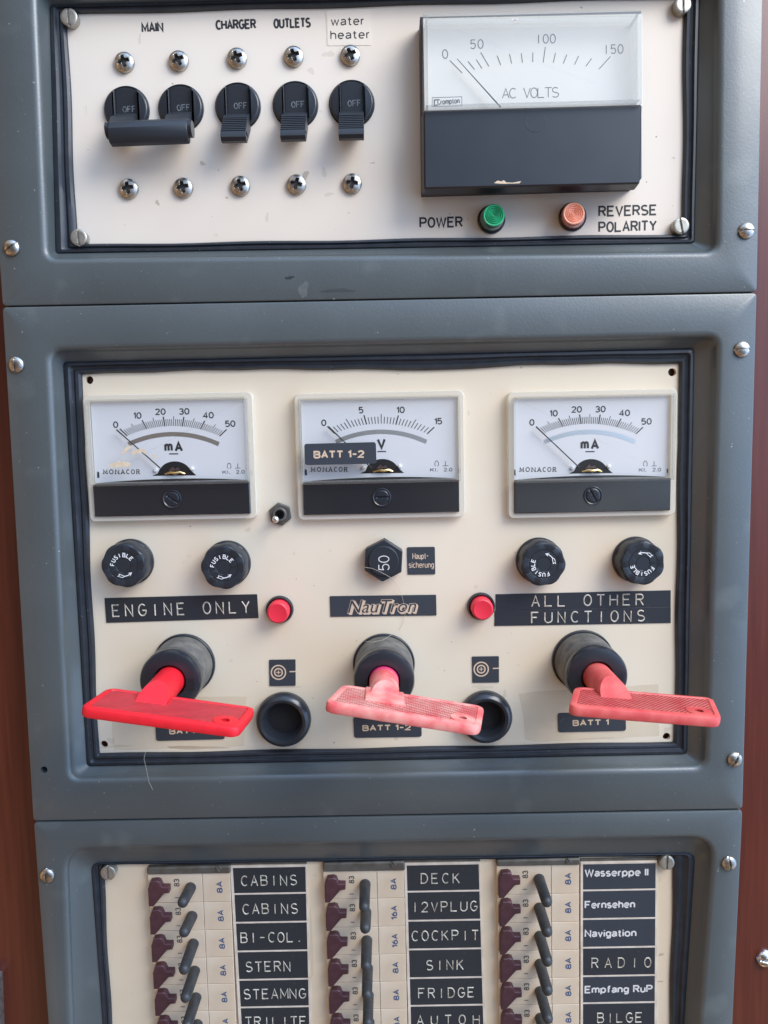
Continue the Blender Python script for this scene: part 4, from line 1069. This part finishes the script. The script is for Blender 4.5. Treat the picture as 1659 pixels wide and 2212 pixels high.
# ================================================================== lower plate: breaker columns
COLS = [  # picture anchors: left and right edge of the module strip, rail top/bottom, row lines, label edges and lines, lever base x
    dict(x0=(317, 1888), x1=(495, 1886), bot=(338, 2240, 510), rail=(1873, 1888.5), rows=[1888.5, 1951, 2011.5, 2070.5, 2128, 2186, 2244], lx=(502.8, 659.5, 522, 668), ly=[1873.5, 1931.5, 1993.5, 2055.5, 2117, 2176.5, 2236], words=['CABINS', 'CABINS', 'BI-COL.', 'STERN', 'STEAMNG', 'TRILITE'], amp=['8A'] * 6, short=(0, 1)),
    dict(x0=(697, 1882), x1=(872, 1880), bot=(711, 2240, 880), rail=(1863.5, 1882.5), rows=[1882.5, 1943, 2003.8, 2064, 2123, 2181.7, 2240], lx=(878.5, 1034, 888, 1044), ly=[1868, 1926.5, 1989.3, 2051.3, 2113.3, 2173, 2233], words=['DECK', '12VPLUG', 'COCKPIT', 'SINK', 'FRIDGE', 'AUTOH'], amp=['8A', '16A', '16A', '8A', '8A', '8A'], short=(1,)),
    dict(x0=(1072, 1870), x1=(1251, 1869), bot=(1079, 2240, 1251), rail=(1857, 1870.5), rows=[1870.5, 1933, 1994.2, 2054.6, 2114.7, 2172, 2230], lx=(1259.5, 1416.5, 1259.5, 1414), ly=[1865.5, 1923.7, 1985.6, 2047.5, 2109, 2167.3, 2226], words=['Wasserppe II', 'Fernsehen', 'Navigation', 'RADIO', 'Empfang RuP', 'BILGE'], amp=['8A'] * 6, short=()),
]
ORD = ['left', 'middle', 'right']
TXT = {  # where each word sits inside its label: left and right fraction of the width
    'CABINS': (.10, .87), 'BI-COL.': (.05, .93), 'STERN': (.10, .74), 'STEAMNG': (.05, .95), 'TRILITE': (.05, .95), 'DECK': (.19, .72), '12VPLUG': (.05, .95), 'COCKPIT': (.04, .96), 'SINK': (.23, .74), 'FRIDGE': (.11, .88), 'AUTOH': (.08, .94), 'RADIO': (.12, .94), 'BILGE': (.20, .82),
    'Wasserppe II': (.02, .90), 'Fernsehen': (.02, .72), 'Navigation': (.02, .74), 'Empfang RuP': (.02, .97)}
proto = {}


def breaker_parts(t, x0, x1, zt, zb, long_, amp):
    """one circuit breaker filling x0..x1, zb..zt"""
    w, hh = x1 - x0, zt - zb
    bd = MB()
    bd.prism(box2(x0, zb + .08, x0 + w * .66, zt - .08), .02, 1.5, .12); bd.prism(box2(x0 + w * .665, zb + .08, x1, zt - .08), .02, 1.52, .12)
    bd.build('body', MAT['module'], t)
    X, Z = (lambda a: x0 + a * w), (lambda b_: zb + b_ * hh)
    bt = [(.02, .02), (.075, .02), (.21, .45), (.275, .47), (.275, .67), (.19, .68), (.165, .86), (.13, .9), (.055, .88), (.02, .62)]
    MB().prism([(X(a), Z(b_)) for a, b_ in bt], 1.5, 4.2, .3).build('reset_button', MAT['maroon'], t, smooth=12)
    L = MB()
    L.line('83', (X(.382), Z(.56)), (X(.382), Z(.83)), 2.15, .36, 1.58); L.ribbon([(X(.32), Z(.18)), (X(.37), Z(.18))], .28, 1.58, 1.58)
    L.build('lettering', MAT['ink_dim'], t, smooth=0, recalc=False)
    n = len(amp); L = MB()
    L.line(amp, (X(.905), Z(.24 if n == 3 else .31)), (X(.905), Z(.74 if n == 3 else .72)), 2.3, .42, 1.6)
    L.build('rating', MAT['ink_blue'], t, smooth=0, recalc=False)
    bx, bz_ = X(.515), Z(.52)
    tip = (bx, bz_ - .2, 17.2) if long_ else (bx, bz_ + 1.5, 14.6)
    MB().tube([(bx, bz_, 1.2), (bx, bz_, 2.6), lerp((bx, bz_, 2.6), tip, .5), tip], [2.15, 2.1, 2.05, 2.0], 20, round_end=True).build('lever', MAT['lever'], t)


for ci, c_ in enumerate(COLS):
    yb = c_['bot'][1]
    ex0 = lambda y: c_['x0'][0] + (c_['bot'][0] - c_['x0'][0]) * (y - c_['x0'][1]) / (yb - c_['x0'][1])
    ex1 = lambda y: c_['x1'][0] + (c_['bot'][2] - c_['x1'][0]) * (y - c_['x1'][1]) / (yb - c_['x1'][1])
    slope = -.0175
    # mounting rail at the head of the column
    ra, rb = c_['rail']; xa, xb = c_['x0'][0] - 0, c_['x1'][0] + 3
    rq_ = qs([(xa, ra + 1), (xa + .5, rb + .5), (xb, rb + (xb - xa) * slope + 1), (xb - 1, ra + (xb - xa) * slope)], 2.0)
    t = thing('mounting_rail', f'grey metal end rail at the head of the {ORD[ci]} breaker column', 'rail', (*rq_[0], 0), 'rails above the breaker columns')
    MB().prism(rquad(rq_, .8, 4), .02, 2.4, .5).build('rail', MAT['rail'], t)
    sp = q(xb - 26, ra + 6 + (xb - xa) * slope * .8, 2.4)
    MB().head(*sp, 1.25, lambda x, y: 2.4 + slotfn(1.25, .35, .1, .18, .3, True)(x, y), .6, 10, 32, 2.2).build('screw_head', MAT['nut'], t)
    for ri in range(6):
        ya, yb2 = c_['rows'][ri], c_['rows'][ri + 1]; ym = (ya + yb2) / 2
        tl, tr, b_l = q(ex0(ym), ya, 1.5), q(ex1(ym), ya - 3.1, 1.5), q(ex0(ym), yb2, 1.5)
        x0, x1 = tl[0], tr[0]; zt, zb = (tl[1] + tr[1]) / 2, b_l[1] + (tr[1] - tl[1]) / 2
        wordtxt = c_['words'][ri]
        where = {0: 'topmost breaker of the ', 1: 'second breaker down in the '}.get(ri, 'breaker beside the ') if wordtxt == 'CABINS' else 'breaker beside the '
        lab = f'cream {where}{ORD[ci]} column, next to CABINS' if wordtxt == 'CABINS' else f'cream {where}{wordtxt} label'
        lab += ', lever short' if ri in c_['short'] and wordtxt != 'CABINS' else ''
        at = (x0, zb, 0); long_ = ri not in c_['short']; key = (long_, c_['amp'][ri])
        if key not in proto:
            t = thing('circuit_breaker', lab, 'circuit breaker', at, 'cream circuit breakers'); PW, PH = x1 - x0, zt - zb
            breaker_parts(t, x0, x1, zt, zb, long_, c_['amp'][ri]); proto[key] = (t, x1 - x0, zt - zb)
        else:
            o = dup(proto[key][0], at, lab); o.scale = ((x1 - x0) / proto[key][1], 1, (zt - zb) / proto[key][2])
    # label holder and the labels in it
    l0, l1, l2, l3 = c_['lx']; ly = c_['ly']; yb = ly[-1]
    exl = lambda y: l0 + (l2 - l0) * (y - ly[0]) / (2212 - ly[0]); exr = lambda y: l1 + (l3 - l1) * (y - ly[0]) / (2212 - ly[0])
    sl = lambda x: (x - l0) * slope
    hq = qs([(exl(ly[0]) - 6, ly[0] - 4), (exl(yb) - 6, yb + 2), (exr(yb) + 5, yb + 2 + sl(l1)), (exr(ly[0]) + 3, ly[0] - 4 + sl(l1))], 1.0)
    hd = MB().prism(hq, .02, 1.34, .1).build('label_holder', MAT['holder'], origin=(*hq[0], 0))
    tag(hd, f'pale plastic strip framing the name labels of the {ORD[ci]} breaker column', 'label holder', 'label holders')
    topq = qs([(exl(ly[0]) - 5, ly[0] - 10), (exl(ly[0]) - 5, ly[0] - 3.8), (exr(ly[0]) + 3, ly[0] - 3.8 + sl(l1)), (exr(ly[0]) + 3, ly[0] - 10 + sl(l1))], .6)
    MB().prism(topq, .02, .7, .1).build('header', MAT['rail'], hd)
    for ri in range(6):
        y0, y1 = ly[ri] + 1.8, ly[ri + 1] - 1.8
        txt = c_['words'][ri]
        cs = [(exl(y0), y0), (exl(y1), y1), (exr(y1), y1 + sl(l1)), (exr(y0), y0 + sl(l1))]
        first = f'topmost label of the left column reading {txt}, embossed on black' if (txt, ri) == ('CABINS', 0) else f'second label of the left column reading {txt}, embossed on black' if txt == 'CABINS' else None
        printed = any(ch.islower() for ch in txt)
        lab = first or (f'dark blue printed label reading {txt}' if printed else f'black embossed breaker label reading {txt}')
        pts = qs(cs, 1.4); o3 = (*pts[0], 1.0)
        o = MB().prism(rquad(pts, .15 if txt != 'AUTOH' else .5, 3), .98, 1.4, .06).build('name_label', MAT['tape_black'] if not printed else MAT['matte'], origin=o3)
        tag(o, lab, 'label', 'breaker name labels')
        fa, fb = TXT[txt]; yb_ = y1 - (y1 - y0) * (.30 if not printed else .36)
        if txt == 'Wasserppe II': yb_ -= 8
        if txt in ('STERN', 'FRIDGE', 'SINK', 'BILGE', 'RADIO'): yb_ += 1
        pl_, pr_ = (exl(y1) + (exr(y1) - exl(y1)) * fa, yb_), (exl(y1) + (exr(y1) - exl(y1)) * fb, yb_)
        pr_ = (pr_[0], pr_[1] + sl(l0 + pr_[0] - pl_[0]) * .9)
        if printed:
            MB().line(txt, q(*pl_, 1.4), q(*pr_, 1.4), 3.2, .6, 1.46).build('lettering', MAT['ink_pale'], o, smooth=0, recalc=False)
        else:
            MB().dymo(txt, q(*pl_, 1.4), q(*pr_, 1.4), 3.9, .46, 1.38, 1.6, .62, .08).build('lettering', MAT['emboss'], o, smooth=60)
            if txt == 'RADIO':
                bnd = [lerp(pts[0], pts[1], .12), lerp(pts[0], pts[1], .78), lerp(pts[3], pts[2], .78), lerp(pts[3], pts[2], .12)]

# a second cabinet edge just entering the picture at the lower left
e_ = qs([(-60, 2085), (-60, 2320), (14, 2320), (6, 2098)], -3)
o = MB().prism(rquad(e_, 1.0, 4), -3, 3, .8).build('metal_fitting', MAT['fixing'], origin=(*e_[0], -3))
tag(o, 'worn grey metal fitting on the wood at the lower left edge', 'fitting')
